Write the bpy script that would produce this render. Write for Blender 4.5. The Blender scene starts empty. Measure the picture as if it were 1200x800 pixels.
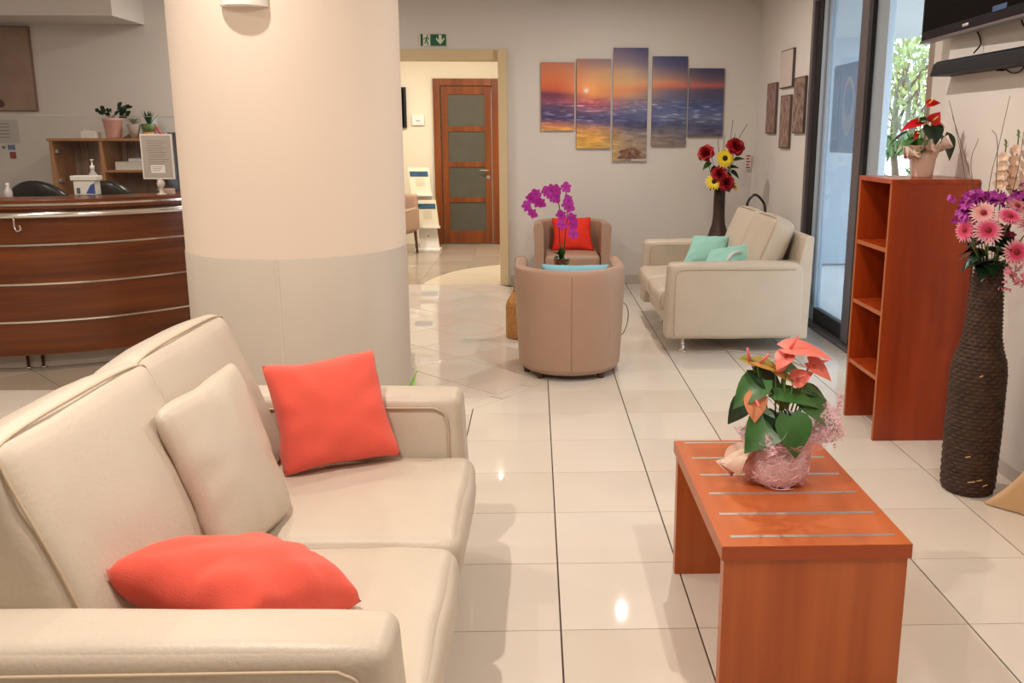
import bpy, math, random
from mathutils import Vector, Matrix, Euler, noise
PI = math.pi
rnd = random.Random(7)
S = bpy.context.scene
COL = S.collection

# ------------------------------------------------------------------ camera
cam_d = bpy.data.cameras.new('camera'); cam = bpy.data.objects.new('camera', cam_d); COL.objects.link(cam)
cam_d.sensor_width = 36; cam_d.lens = 1016.09 / 1200 * 36
cam_d.shift_x = (600 - 657.32) / 1200; cam_d.shift_y = (367.4 - 400) / 1200
cam_d.clip_start = 0.05; cam_d.clip_end = 200
rt = Vector((0.99957021, -0.02927352, 0.00156721)); up = Vector((0.00436164, 0.2013716, 0.97950521)); fw = Vector((0.02898916, 0.97907739, -0.20141273))
mw = Matrix((rt, up, -fw)).transposed().to_4x4(); mw.translation = (-0.07776, -2.56203, 1.580265)
cam.matrix_world = mw
S.camera = cam

# ------------------------------------------------------------------ world, exposure
W = bpy.data.worlds.new('sky'); S.world = W; W.use_nodes = True
bg = W.node_tree.nodes['Background']; bg.inputs[0].default_value = (0.86, 0.93, 1.0, 1); bg.inputs[1].default_value = 3.4
S.view_settings.view_transform = 'Standard'; S.view_settings.look = 'None'; S.view_settings.gamma = 1
S.view_settings.use_curve_mapping = False
S.view_settings.exposure = 0.22
S.cycles.use_denoising = True
S.cycles.sample_clamp_indirect = 6
S.cycles.max_bounces = 8; S.cycles.diffuse_bounces = 4; S.cycles.transparent_max_bounces = 12
CEIL = 2.95
# ceiling lamps (x, y, watts)
LAMPS = [(0.74, 5.06, 24), (0.74, 1.7, 26), (0.9, -1.4, 24), (-1.6, 1.3, 12), (-1.0, -0.9, 36), (-3.3, 0.6, 22),
         (-3.4, 2.6, 18), (-2.2, 4.9, 20), (-3.6, -2.2, 18)]
BACK_LAMPS = [(-0.55, 8.3, 42), (-1.9, 8.6, 36)]
WARM = (1.0, 0.905, 0.80)
def area(name, loc, size, power, col, rot=(0, 0, 0)):
    d = bpy.data.lights.new(name, 'AREA'); d.shape = 'DISK'; d.size = size; d.energy = power; d.color = col
    o = bpy.data.objects.new(name, d); o.location = loc; o.rotation_euler = rot; COL.objects.link(o); return o

# ------------------------------------------------------------------ colour and materials
def s(r, g, b):
    f = lambda c: (c / 255 / 12.92) if c / 255 <= 0.04045 else ((c / 255 + 0.055) / 1.055) ** 2.4
    return (f(r), f(g), f(b), 1)
MATS = {}
def mat(name, col, rough=0.5, metal=0.0, var=0.0, vscale=4, bump=0.0, bscale=60, col2=None, stretch=(1, 1, 1), spec=0.5,
        coat=0.0, emit=0.0, sheen=0.0, trans=0.0, detail=4):
    if name in MATS: return MATS[name]
    m = bpy.data.materials.new(name); m.use_nodes = True; MATS[name] = m
    N = m.node_tree.nodes; L = m.node_tree.links; b = N['Principled BSDF']
    b.inputs['Base Color'].default_value = col; b.inputs['Roughness'].default_value = rough; b.inputs['Metallic'].default_value = metal
    b.inputs['Specular IOR Level'].default_value = spec
    if coat: b.inputs['Coat Weight'].default_value = coat; b.inputs['Coat Roughness'].default_value = 0.12
    if sheen: b.inputs['Sheen Weight'].default_value = sheen
    if trans: b.inputs['Subsurface Weight'].default_value = trans
    if emit: b.inputs['Emission Color'].default_value = col; b.inputs['Emission Strength'].default_value = emit
    tc = N.new('ShaderNodeTexCoord'); mp = N.new('ShaderNodeMapping'); mp.inputs['Scale'].default_value = stretch
    L.new(tc.outputs['Object'], mp.inputs[0])
    if var or col2:
        n = N.new('ShaderNodeTexNoise'); n.inputs['Scale'].default_value = vscale; n.inputs['Detail'].default_value = detail
        L.new(mp.outputs[0], n.inputs[0])
        r = N.new('ShaderNodeValToRGB'); L.new(n.outputs[0], r.inputs[0])
        c2 = col2 or tuple(c * (1 - var) for c in col[:3]) + (1,)
        r.color_ramp.elements[0].position = 0.33; r.color_ramp.elements[1].position = 0.67
        r.color_ramp.elements[0].color = c2; r.color_ramp.elements[1].color = col
        L.new(r.outputs[0], b.inputs['Base Color'])
    if bump:
        n2 = N.new('ShaderNodeTexNoise'); n2.inputs['Scale'].default_value = bscale; L.new(mp.outputs[0], n2.inputs[0])
        bp = N.new('ShaderNodeBump'); bp.inputs['Strength'].default_value = bump; bp.inputs['Distance'].default_value = 0.01
        L.new(n2.outputs[0], bp.inputs['Height']); L.new(bp.outputs[0], b.inputs['Normal'])
    return m
def wood(name, c1, c2, axis='z', scale=14, rough=0.32, spec=0.45, coat=0.1):
    st = {'x': (0.07, 1, 1), 'y': (1, 0.07, 1), 'z': (1, 1, 0.07)}[axis]
    return mat(name, c1, rough, var=0.1, vscale=scale, col2=c2, stretch=st, spec=spec, coat=coat, detail=6, bump=0.03, bscale=40)
def radial(name, stops, rough=0.6):
    """colour by distance from the object's own centre (flower heads)"""
    if name in MATS: return MATS[name]
    m = bpy.data.materials.new(name); m.use_nodes = True; MATS[name] = m
    N = m.node_tree.nodes; L = m.node_tree.links; b = N['Principled BSDF']; b.inputs['Roughness'].default_value = rough
    tc = N.new('ShaderNodeTexCoord'); v = N.new('ShaderNodeVectorMath'); v.operation = 'LENGTH'; L.new(tc.outputs['Object'], v.inputs[0])
    r = N.new('ShaderNodeValToRGB'); mm = N.new('ShaderNodeMath'); mm.operation = 'MULTIPLY'; mm.inputs[1].default_value = 10
    L.new(v.outputs['Value'], mm.inputs[0]); L.new(mm.outputs[0], r.inputs[0]); L.new(r.outputs[0], b.inputs['Base Color'])
    e = r.color_ramp.elements
    while len(e) < len(stops): e.new(0.5)
    for i, (p, c) in enumerate(stops): e[i].position = p; e[i].color = c
    return m
def vcol_mat(name, rough=0.5):
    m = bpy.data.materials.new(name); m.use_nodes = True
    N = m.node_tree.nodes; b = N['Principled BSDF']; b.inputs['Roughness'].default_value = rough
    a = N.new('ShaderNodeAttribute'); a.attribute_name = 'print'; m.node_tree.links.new(a.outputs[0], b.inputs['Base Color'])
    return m
def glass_mat(name, tint=(1, 1, 1, 1), alpha=0.0, rough=0.0, body=(0.8, 0.85, 0.9, 1), refl=1.0):
    m = bpy.data.materials.new(name); m.use_nodes = True; N = m.node_tree.nodes; L = m.node_tree.links
    N.remove(N['Principled BSDF']); out = N['Material Output']
    t = N.new('ShaderNodeBsdfTransparent'); t.inputs[0].default_value = tint
    g = N.new('ShaderNodeBsdfGlossy'); g.inputs['Roughness'].default_value = rough
    lw = N.new('ShaderNodeLayerWeight'); lw.inputs[0].default_value = 0.5      # facing: the same for both faces of a pane
    pw = N.new('ShaderNodeMath'); pw.operation = 'POWER'; pw.inputs[1].default_value = 4; L.new(lw.outputs['Facing'], pw.inputs[0])
    f = N.new('ShaderNodeMath'); f.operation = 'MULTIPLY_ADD'; f.inputs[1].default_value = 0.45 * refl; f.inputs[2].default_value = 0.02 * refl; L.new(pw.outputs[0], f.inputs[0])
    mx = N.new('ShaderNodeMixShader'); L.new(f.outputs[0], mx.inputs[0]); L.new(t.outputs[0], mx.inputs[1]); L.new(g.outputs[0], mx.inputs[2])
    last = mx
    if alpha:
        d = N.new('ShaderNodeBsdfDiffuse'); d.inputs[0].default_value = body
        m2 = N.new('ShaderNodeMixShader'); m2.inputs[0].default_value = alpha
        L.new(mx.outputs[0], m2.inputs[1]); L.new(d.outputs[0], m2.inputs[2]); last = m2
    L.new(last.outputs[0], out.inputs[0]); return m
def net_mat(name, col, scale=70, thresh=0.42):
    """fibre net: transparent between strands"""
    m = mat(name, col, 0.6); N = m.node_tree.nodes; L = m.node_tree.links; b = N['Principled BSDF']
    tc = N['Texture Coordinate']; v = N.new('ShaderNodeTexVoronoi'); v.feature = 'DISTANCE_TO_EDGE'; v.inputs['Scale'].default_value = scale
    L.new(tc.outputs['Object'], v.inputs[0])
    c = N.new('ShaderNodeMath'); c.operation = 'LESS_THAN'; c.inputs[1].default_value = thresh; L.new(v.outputs[0], c.inputs[0])
    a = N.new('ShaderNodeMath'); a.operation = 'MULTIPLY_ADD'; a.inputs[1].default_value = 0.55; a.inputs[2].default_value = 0.18
    L.new(c.outputs[0], a.inputs[0]); L.new(a.outputs[0], b.inputs['Alpha']); return m

PLASTER = mat('plaster', s(220, 214, 208), 0.85, var=0.03, vscale=1.5, bump=0.05, bscale=120)
PLASTER_B = mat('plaster_back', s(232, 222, 200), 0.85, var=0.03, vscale=1.5)
COLUMN_M = mat('column_paint', s(238, 220, 203), 0.7, var=0.02, vscale=2)
COLUMN_T = mat('column_laminate', s(200, 188, 174), 0.5, var=0.03, vscale=3)
LEATHER = mat('cream_leather', s(206, 193, 176), 0.42, var=0.05, vscale=5, bump=0.12, bscale=90, spec=0.4)
LEATHER_D = mat('cream_leather_seam', s(196, 176, 150), 0.5)
TAUPE = mat('taupe_leatherette', s(180, 147, 126), 0.5, var=0.04, vscale=6, bump=0.06, bscale=120)
TAUPE_D = mat('taupe_seam', s(150, 118, 100), 0.6)
CORAL = mat('coral_cloth', s(247, 98, 80), 0.85, var=0.08, vscale=8, bump=0.25, bscale=380, sheen=0.2)
RED_CLOTH = mat('red_orange_cloth', s(238, 52, 28), 0.85, var=0.08, vscale=8, bump=0.25, bscale=380)
MINT = mat('mint_cloth', s(158, 214, 202), 0.85, var=0.06, vscale=8, bump=0.25, bscale=380)
BLUE_CLOTH = mat('light_blue_cloth', s(140, 200, 222), 0.85, var=0.06, vscale=8, bump=0.25, bscale=380)
CHERRY = wood('cherry_z', s(186, 96, 40), s(164, 76, 28), 'z', 16)
CHERRY_X = wood('cherry_x', s(200, 108, 56), s(182, 90, 42), 'y', 16)
CHERRY_E = mat('cherry_edge', s(168, 72, 26), 0.4, var=0.1)
SHELF_W = wood('shelf_cherry', s(174, 68, 22), s(146, 50, 14), 'z', 12)
SHELF_E = mat('shelf_edge', s(178, 98, 52), 0.4, var=0.1)
DESK_W = wood('desk_mahogany', s(120, 62, 22), s(88, 42, 14), 'x', 5, rough=0.3)
DESK_W.node_tree.nodes['Mapping'].inputs['Scale'].default_value = (0.25, 0.25, 4)
DOOR_W = wood('door_wood', s(136, 72, 28), s(104, 50, 18), 'z', 10)
OAK = wood('oak_cabinet', s(196, 142, 96), s(172, 118, 76), 'z', 8)
RIB_REFL = mat('ribbed_reflection', s(176, 146, 128), 0.5, col2=s(138, 110, 96), vscale=14, stretch=(1.6, 1, 0.02))  # greyish stripes put reflections in the cabinet glass into the colour
ALU = mat('brushed_aluminium', s(205, 200, 195), 0.35, metal=0.75)
CHROME = mat('chrome', s(225, 222, 218), 0.14, metal=1.0)
FRAME_G = mat('grey_frame', s(112, 104, 108), 0.45, metal=0.3)
FRAME_D = mat('dark_gasket', s(26, 25, 28), 0.5)
FRAME_L = mat('pale_frame', s(176, 190, 204), 0.4, metal=0.1)
BLACK = mat('black_plastic', s(22, 20, 22), 0.3)
SCREEN = mat('screen', s(18, 13, 12), 0.6, spec=0.02)
WHITE = mat('white_plastic', s(236, 232, 224), 0.4)
PAPER = mat('paper', s(228, 224, 220), 0.7)
GREEN = mat('leaf_green', s(62, 112, 50), 0.38, var=0.35, vscale=16, spec=0.5)
GREEN_D = mat('leaf_dark', s(22, 50, 28), 0.35, var=0.3, vscale=16)
GREEN_Y = mat('leaf_yellow_green', s(130, 150, 52), 0.45, var=0.3, vscale=30)
STEM = mat('stem_green', s(108, 132, 56), 0.5, var=0.2)
TWIG = mat('twig', s(104, 78, 56), 0.7)
WICKER = mat('wicker', s(214, 156, 84), 0.6, var=0.3, vscale=40, bump=0.3, bscale=80)

# ------------------------------------------------------------------ mesh helpers
class G:
    def __init__(self): self.V = []; self.F = []; self.sm = False
    def add(self, V, F, M=None):
        n = len(self.V); self.V += [tuple(M @ Vector(v)) if M is not None else tuple(v) for v in V]
        self.F += [tuple(i + n for i in f) for f in F]; return self
    def box(self, x0, y0, z0, x1, y1, z1, M=None):
        V = [(x, y, z) for z in (z0, z1) for y in (y0, y1) for x in (x0, x1)]
        return self.add(V, [(0, 2, 3, 1), (4, 5, 7, 6), (0, 1, 5, 4), (2, 6, 7, 3), (0, 4, 6, 2), (1, 3, 7, 5)], M)
    def obj(self, name, m, parent=None, smooth=False, bevel=0, loc=None, segs=2, angle=None):
        me = bpy.data.meshes.new(name); me.from_pydata(self.V, [], self.F); me.materials.append(m)
        if smooth: me.polygons.foreach_set('use_smooth', [True] * len(me.polygons))
        o = bpy.data.objects.new(name, me); COL.objects.link(o)
        if parent: o.parent = parent
        if loc is not None: o.location = loc
        if bevel:
            b = o.modifiers.new('bevel', 'BEVEL'); b.width = bevel; b.segments = segs; b.limit_method = 'ANGLE'
            me.polygons.foreach_set('use_smooth', [True] * len(me.polygons))
            b.harden_normals = True
        return o
def box(name, a, b, m, parent=None, bevel=0.003):
    """box between corners a and b; the object's origin sits at its centre"""
    c = [(a[i] + b[i]) / 2 for i in range(3)]; h = [abs(b[i] - a[i]) / 2 for i in range(3)]
    return G().box(-h[0], -h[1], -h[2], h[0], h[1], h[2]).obj(name, m, parent, bevel=bevel, loc=c)
def lathe(g, prof, n=32, M=None, fn=None, cap=True):
    V = []; F = []
    for j, (r, z) in enumerate(prof):
        for i in range(n):
            a = 2 * PI * i / n; rr = r + (fn(a, z, j) if fn else 0)
            V.append((rr * math.cos(a), rr * math.sin(a), z))
    for j in range(len(prof) - 1):
        for i in range(n):
            k = (i + 1) % n; F.append((j * n + i, j * n + k, (j + 1) * n + k, (j + 1) * n + i))
    if cap: F.append(tuple(reversed(range(n)))); F.append(tuple(range((len(prof) - 1) * n, len(prof) * n)))
    return g.add(V, F, M)
def tube(g, pts, r, n=8, closed=False, cap=True):
    P = [Vector(p) for p in pts]; R = r if isinstance(r, (list, tuple)) else [r] * len(P); V = []; F = []
    u = None; N = len(P)
    for i, p in enumerate(P):
        if closed: t = P[(i + 1) % N] - P[i - 1]
        else: t = (P[min(i + 1, N - 1)] - P[max(i - 1, 0)])
        t = t.normalized() if t.length > 1e-9 else Vector((0, 0, 1))
        if u is None: u = t.orthogonal().normalized()
        u = (u - t * u.dot(t)); u = u.normalized() if u.length > 1e-6 else t.orthogonal().normalized()
        w = t.cross(u)
        for k in range(n):
            a = 2 * PI * k / n; V.append(p + (u * math.cos(a) + w * math.sin(a)) * R[i])
    for i in range(N if closed else N - 1):
        j = (i + 1) % N
        for k in range(n):
            l = (k + 1) % n; F.append((i * n + k, i * n + l, j * n + l, j * n + k))
    if cap and not closed: F.append(tuple(reversed(range(n)))); F.append(tuple(range((N - 1) * n, N * n)))
    return g.add(V, F)
def spline(pts, k=8):
    P = [Vector(p) for p in pts]; P = [P[0] * 2 - P[1]] + P + [P[-1] * 2 - P[-2]]; out = []
    for i in range(1, len(P) - 2):
        for j in range(k):
            t = j / k; a, b, c, d = P[i - 1:i + 3]
            out.append(0.5 * ((2 * b) + (c - a) * t + (2 * a - 5 * b + 4 * c - d) * t * t + (-a + 3 * b - 3 * c + d) * t ** 3))
    out.append(P[-2]); return out
def rbox(g, size, r, n=10, puff=(0, 0, 0), M=None, wob=0.0, seed=0, fn=None):
    h = [x / 2 for x in size]; r = min(r, *[x * 0.999 for x in h])
    def ax(a):
        e = [a - r + r * math.sin(PI / 2 * k / 4) for k in range(1, 5)]
        mid = [(-1 + 2 * k / n) * (a - r) for k in range(n + 1)]
        return [-x for x in reversed(e)] + mid + e
    A = [ax(a) for a in h]; idx = {}; V = []; F = []
    def vert(p):
        key = tuple(round(x, 6) for x in p)
        if key in idx: return idx[key]
        q = Vector([max(-(h[i] - r), min(h[i] - r, p[i])) for i in range(3)]); d = Vector(p) - q
        w = q + d.normalized() * r if d.length > 1e-9 else q
        u = [max(-1, min(1, p[i] / h[i])) for i in range(3)]
        for i in range(3):
            j, k = [(1, 2), (0, 2), (0, 1)][i]
            w[i] += puff[i] * u[i] * (1 - u[j] ** 2) ** 0.8 * (1 - u[k] ** 2) ** 0.8 if abs(u[j]) < 1 and abs(u[k]) < 1 else 0
        if wob:
            nz = noise.noise_vector(Vector((w.x * 5 + seed, w.y * 5, w.z * 5))); w = w + nz * wob
            nz = noise.noise_vector(Vector((w.x * 14 + seed, w.y * 14, w.z * 14))); w = w + nz * wob * 0.3
        if fn: w = fn(w, u)
        V.append(w); idx[key] = len(V) - 1; return idx[key]
    for i in range(3):
        j, k = (i + 1) % 3, (i + 2) % 3
        for sg in (-1, 1):
            for a in range(len(A[j]) - 1):
                for b in range(len(A[k]) - 1):
                    ps = []
                    for (da, db) in ((0, 0), (1, 0), (1, 1), (0, 1)):
                        p = [0, 0, 0]; p[i] = sg * h[i]; p[j] = A[j][a + da]; p[k] = A[k][b + db]; ps.append(vert(p))
                    if sg < 0: ps.reverse()
                    if len(set(ps)) >= 3: F.append(tuple(dict.fromkeys(ps)))
    return g.add(V, F, M)
def prop(o, label=None, cat=None, group=None, kind=None):
    if label: o['label'] = label
    if cat: o['category'] = cat
    if group: o['group'] = group
    if kind: o['kind'] = kind
    return o
def thing(name, label, cat, loc=(0, 0, 0), rz=0, group=None):
    o = bpy.data.objects.new(name, None); o.empty_display_size = 0.1; COL.objects.link(o)
    o.location = loc; o.rotation_euler = (0, 0, rz); return prop(o, label, cat, group)
def struct(o): o['kind'] = 'structure'; return o
def sbox(name, a, b, m, parent=None, bevel=0): return struct(box(name, a, b, m, parent, bevel))
def frame_to(d, roll=0):
    """matrix whose local z points along d"""
    d = Vector(d).normalized(); return (d.to_track_quat('Z', 'Y').to_matrix().to_4x4()) @ Matrix.Rotation(roll, 4, 'Z')

# ------------------------------------------------------------------ room shell
XR = 2.25      # right wall with the sliding door, beyond y 2.22
XN = 2.15      # right wall behind the television
YB = 6.72      # back wall
floor = struct(G().box(-6.6, -5.2, -0.15, XR + 0.35, 10.45, -0.0045).obj('floor', mat('grout', s(70, 54, 44), 0.9)))
OX0, OX1, OZ = -1.80, -0.44, 2.34        # opening to the back room
sbox('wall_back', (OX1, YB, 0), (XR + 0.2, YB + 0.2, CEIL), PLASTER)
sbox('wall_back_left', (-2.4, YB, 0), (OX0, YB + 0.2, CEIL), PLASTER)
sbox('wall_back_lintel', (OX0, YB, OZ), (OX1, YB + 0.2, CEIL), PLASTER)
sbox('wall_reception', (-6.6, 5.6, 0), (-2.4, 5.8, CEIL), PLASTER)
sbox('wall_reception_side', (-2.6, 5.8, 0), (-2.4, YB + 0.2, CEIL), PLASTER)
sbox('wall_left', (-6.8, -5.2, 0), (-6.6, 5.8, CEIL), PLASTER)
sbox('wall_front', (-6.6, -5.4, 0), (XR + 0.2, -5.2, CEIL), PLASTER)
sbox('wall_right_far', (XR, 4.99, 0), (XR + 0.2, YB, CEIL), PLASTER)
sbox('wall_right_lintel', (XR, 2.62, 2.72), (XR + 0.2, 4.99, CEIL), PLASTER)
sbox('wall_right_return', (XR, 2.22, 0), (XR + 0.2, 2.62, CEIL), PLASTER)
sbox('wall_right_near', (XN, -5.2, 0), (XR + 0.2, 2.22, CEIL), PLASTER)
sbox('wall_hall_far', (-3.4, 10.3, 0), (0.4, 10.45, CEIL), PLASTER_B)
sbox('wall_hall_left', (-3.4, YB + 0.2, 0), (-3.2, 10.3, CEIL), PLASTER_B)
sbox('wall_hall_right', (0.2, YB + 0.2, 0), (0.4, 10.3, CEIL), PLASTER_B)
sbox('ceiling', (-6.8, -5.4, CEIL), (XR + 0.2, YB + 0.2, CEIL + 0.15), mat('ceiling_paint', s(238, 232, 224), 0.9))
sbox('ceiling_hall', (-3.4, YB + 0.2, CEIL), (0.4, 10.45, CEIL + 0.15), mat('ceiling_paint', s(238, 232, 224), 0.9))
sbox('ceiling_soffit', (-6.6, 5.0, 2.535), (-3.54, 5.6, CEIL), PLASTER)
BASE = mat('baseboard_tile', s(196, 186, 176), 0.3, var=0.05)
sbox('baseboard_back', (OX1 + 0.1, YB - 0.012, 0), (XR, YB, 0.1), BASE, bevel=0.003)
sbox('baseboard_right', (XN - 0.012, -5.2, 0), (XN, 2.22, 0.07), BASE, bevel=0.003)
sbox('baseboard_right_far', (XR - 0.012, 4.99, 0), (XR, YB - 0.012, 0.1), BASE, bevel=0.003)
CASE = mat('casing_beige', s(214, 192, 152), 0.55, var=0.03)
sbox('trim_1', (OX1 - 0.015, YB - 0.09, 0), (OX1 + 0.075, YB + 0.2, OZ + 0.1), CASE, bevel=0.004)
sbox('trim_2', (OX0 - 0.1, YB - 0.02, OZ - 0.005), (OX1 - 0.015, YB + 0.2, OZ + 0.1), CASE, bevel=0.004)
sbox('trim_3', (OX0 - 0.1, YB - 0.02, 0), (OX0, YB + 0.2, OZ), CASE, bevel=0.004)
sbox('trim_4', (XN - 0.006, 0.78, 0), (XN, 0.86, CEIL), mat('trunking', s(214, 208, 202), 0.5))
sbox('trim_5', (XR - 0.05, 6.58, 0.1), (XR, 6.63, 1.25), mat('trunking', s(214, 208, 202), 0.5), bevel=0.002)

# round column
PC = Vector((-1.450, 2.506)); PR = 0.612
g = G(); lathe(g, [(PR, 0.955), (PR, CEIL)], 96, cap=False)
col = struct(g.obj('column', COLUMN_M, smooth=True, loc=(PC.x, PC.y, 0)))
g = G(); lathe(g, [(PR + 0.004, 0), (PR + 0.004, 0.951), (PR, 0.955)], 96, cap=False)
g.obj('column_cladding', COLUMN_T, col, smooth=True)
az = math.radians(-85.7)
g = G(); tube(g, [((PR + 0.004) * math.cos(az), (PR + 0.004) * math.sin(az), z) for z in (0, 0.951)], 0.004, 6)
g.obj('cladding_seam', mat('seam_grey', s(224, 212, 198), 0.6), col)

# ------------------------------------------------------------------ floor tiles
T = 0.45
TILE = [mat('tile_%s' % n, s(*c), 0.035, var=0.035, vscale=2.2, spec=0.4) for n, c in
        (('a', (224, 214, 202)), ('b', (220, 209, 196)), ('c', (227, 218, 207)))]
TILE_G = [mat('tile_grey_%s' % n, s(*c), 0.2, var=0.06, vscale=3, spec=0.4) for n, c in (('a', (172, 158, 140)), ('b', (166, 151, 134)))]
CC = Vector((-2.76, 4.57)); R1, R2 = 3.20, 3.11       # ring around the column
def clip_circle(poly, c, R, keep_in):
    """clip a convex polygon by a circle, adding arc points"""
    n = len(poly); out = []
    # resample the boundary
    pts = []
    for i in range(n):
        a, b = poly[i], poly[(i + 1) % n]
        for k in range(6): pts.append(a.lerp(b, k / 6))
    ins = [((p - c).length < R) == keep_in for p in pts]
    if all(ins): return poly
    if not any(ins): return None
    m = len(pts)
    def cross(a, b, ia):
        for _ in range(22):
            q = (a + b) / 2
            if (((q - c).length < R) == keep_in) == ia: a = q
            else: b = q
        return (a + b) / 2
    st = next(i for i in range(m) if ins[i] and not ins[i - 1])
    res = [cross(pts[st - 1], pts[st], False)]; i = st
    cnt = 0
    while ins[i % m] and cnt < m: res.append(pts[i % m]); i += 1; cnt += 1
    e = cross(pts[(i - 1) % m], pts[i % m], True); res.append(e)
    a0 = math.atan2(e.y - c.y, e.x - c.x); a1 = math.atan2(res[0].y - c.y, res[0].x - c.x); da = (a1 - a0 + PI) % (2 * PI) - PI
    for k in range(1, 8): a = a0 + da * k / 8; res.append(c + Vector((math.cos(a), math.sin(a))) * R)
    return res
def clip_half(poly, p0, nrm):
    out = []
    for i in range(len(poly)):
        a, b = poly[i], poly[(i + 1) % len(poly)]; da, db = (a - p0).dot(nrm), (b - p0).dot(nrm)
        if da >= 0: out.append(a)
        if (da >= 0) != (db >= 0): out.append(a.lerp(b, da / (da - db)))
    return out if len(out) > 2 else None
def poly_area(p): return abs(sum(p[i].x * p[(i + 1) % len(p)].y - p[(i + 1) % len(p)].x * p[i].y for i in range(len(p)))) / 2
tiles = []   # (poly, material)
def sq(cx, cy, hx, hy, ang=0):
    c, s_ = math.cos(ang), math.sin(ang)
    return [Vector((cx + x * c - y * s_, cy + x * s_ + y * c)) for x, y in ((-hx, -hy), (hx, -hy), (hx, hy), (-hx, hy))]
def in_desk_zone(x, y): return x < -2.2 and y > 2.78 + 0.06 * math.sin(x * 3)
Yb = YB - 0.03
for i in range(-15, 6):
    for j in range(-12, 16):
        cx, cy = (i + 0.5) * T, (j + 0.5) * T
        if cy > 6.3 + T * 0.6: continue
        p = sq(cx, cy, T / 2 - 0.0028, T / 2 - 0.0016)
        if cy > 5.2: p = clip_half(p, Vector((0, YB - 0.002)), Vector((0, -1)))
        if not p: continue
        p = clip_circle(p, CC, R1 + 0.003, False)
        if p is None or poly_area(p) < 0.002: continue
        xm = XN if cy < 2.2 else XR
        p = clip_half(p, Vector((xm, 0)), Vector((-1, 0))) if cx + T / 2 > xm else p
        if not p or (cx < -2.4 and cy > 5.55): continue
        # left of the column the reception has grey tiles
        tiles.append((p, TILE))
# diagonal tiles inside the ring
a45 = PI / 4
def near_room(p):
    p = clip_half(p, Vector((0, YB - 0.002)), Vector((0, -1)))
    if p and max(q.y for q in p) > 5.6 and min(q.x for q in p) < -2.4:
        p = clip_half(p, Vector((0, 5.598)), Vector((0, -1))) if sum(q.x for q in p) / len(p) < -2.4 else clip_half(p, Vector((-2.398, 0)), Vector((1, 0)))
    return p
for i in range(-16, 13):
    for j in range(-10, 30):
        u, v = 1.626 + (i + 0.5) * T, 2.97 + (j - 12 + 0.5) * T      # u=(x+y)/r2, v=(y-x)/r2
        cx, cy = (u - v) / math.sqrt(2), (u + v) / math.sqrt(2)
        if (Vector((cx, cy)) - CC).length > R2 + 0.4: continue
        p = clip_circle(sq(cx, cy, T / 2 - 0.0022, T / 2 - 0.0022, a45), CC, R2 - 0.003, True)
        if p is None or poly_area(p) < 0.002: continue
        if (Vector((cx, cy)) - PC).length < PR - 0.35: continue
        p = near_room(p)
        if not p or poly_area(p) < 0.002: continue
        grey = [clip_half(q, Vector((-2.3, 0)), Vector((-1, 0))) for q in [clip_half(p, Vector((0, 2.80)), Vector((0, 1)))] if q]
        if grey and grey[0] and poly_area(grey[0]) > 0.001:
            tiles.append((grey[0], TILE_G))
            rest = clip_half(p, Vector((0, 2.797)), Vector((0, -1)))
            if rest and poly_area(rest) > 0.002: tiles.append((rest, TILE))
            if max(q.x for q in p) > -2.3:
                rest = clip_half(clip_half(p, Vector((0, 2.80)), Vector((0, 1))) or p, Vector((-2.297, 0)), Vector((1, 0)))
                if rest and poly_area(rest) > 0.002: tiles.append((rest, TILE))
            continue
        tiles.append((p, TILE))
nr = 64
for k in range(nr):
    a0, a1 = 2 * PI * k / nr + 0.0015, 2 * PI * (k + 1) / nr - 0.0015
    arc = [a0 + (a1 - a0) * q / 4 for q in range(5)]
    p = [CC + Vector((math.cos(a), math.sin(a))) * R1 for a in arc] + [CC + Vector((math.cos(a), math.sin(a))) * R2 for a in reversed(arc)]
    if any(q.y > YB or q.x > XR or (q.y > 5.59 and q.x < -2.4) for q in p): continue
    tiles.append((p, TILE))
def tile_geo(g, p, origin):
    n = len(p); c = Vector((0, 0)); ar = 0
    sgn = sum(p[i].x * p[(i + 1) % n].y - p[(i + 1) % n].x * p[i].y for i in range(n))
    if sgn < 0: p = list(reversed(p))
    ctr = sum(p, Vector((0, 0))) / n
    V = [(q.x - origin.x, q.y - origin.y, -0.004) for q in p] + [(q.x - origin.x, q.y - origin.y, -0.0008) for q in p]
    for q in p: d = (ctr - q).normalized() * 0.0016; V.append((q.x + d.x - origin.x, q.y + d.y - origin.y, 0))
    F = []
    for i in range(n):
        j = (i + 1) % n; F += [(i, j, n + j, n + i), (n + i, n + j, 2 * n + j, 2 * n + i)]
    F.append(tuple(range(2 * n, 3 * n))); g.add(V, F)
cpos = Vector((-0.078, -2.562)); cf = Vector((0.03, 1)).normalized()
def score(t):
    c = sum(t[0], Vector((0, 0))) / len(t[0]); d = c - cpos; f = d.dot(cf)
    if f < 0.8: return 0
    sx = 657 + 1016 * (d.x * cf.y - d.y * cf.x) / f; sc = poly_area(t[0]) / f ** 3
    if sx < -60 or sx > 1260 or f < 1.9: sc *= 0.01
    if c.x < -0.45 and c.y < 2.0: sc *= 0.02          # under and behind the sofa
    return sc
tiles.sort(key=score, reverse=True)
shared = {}
for t, (p, ms) in enumerate(tiles[:290]):
    m = rnd.choice(ms); ctr = sum(p, Vector((0, 0))) / len(p)
    key = (m.name, round(poly_area(p), 5), round(p[0].x - ctr.x, 4)) if len(p) == 4 else None
    if key and key in shared:
        o = bpy.data.objects.new('tile', shared[key]); COL.objects.link(o); o.parent = floor; o.location = (ctr.x, ctr.y, 0)
    else:
        g = G(); tile_geo(g, p, ctr); o = g.obj('tile', m, floor, loc=(ctr.x, ctr.y, 0))
        if key: shared[key] = o.data
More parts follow.
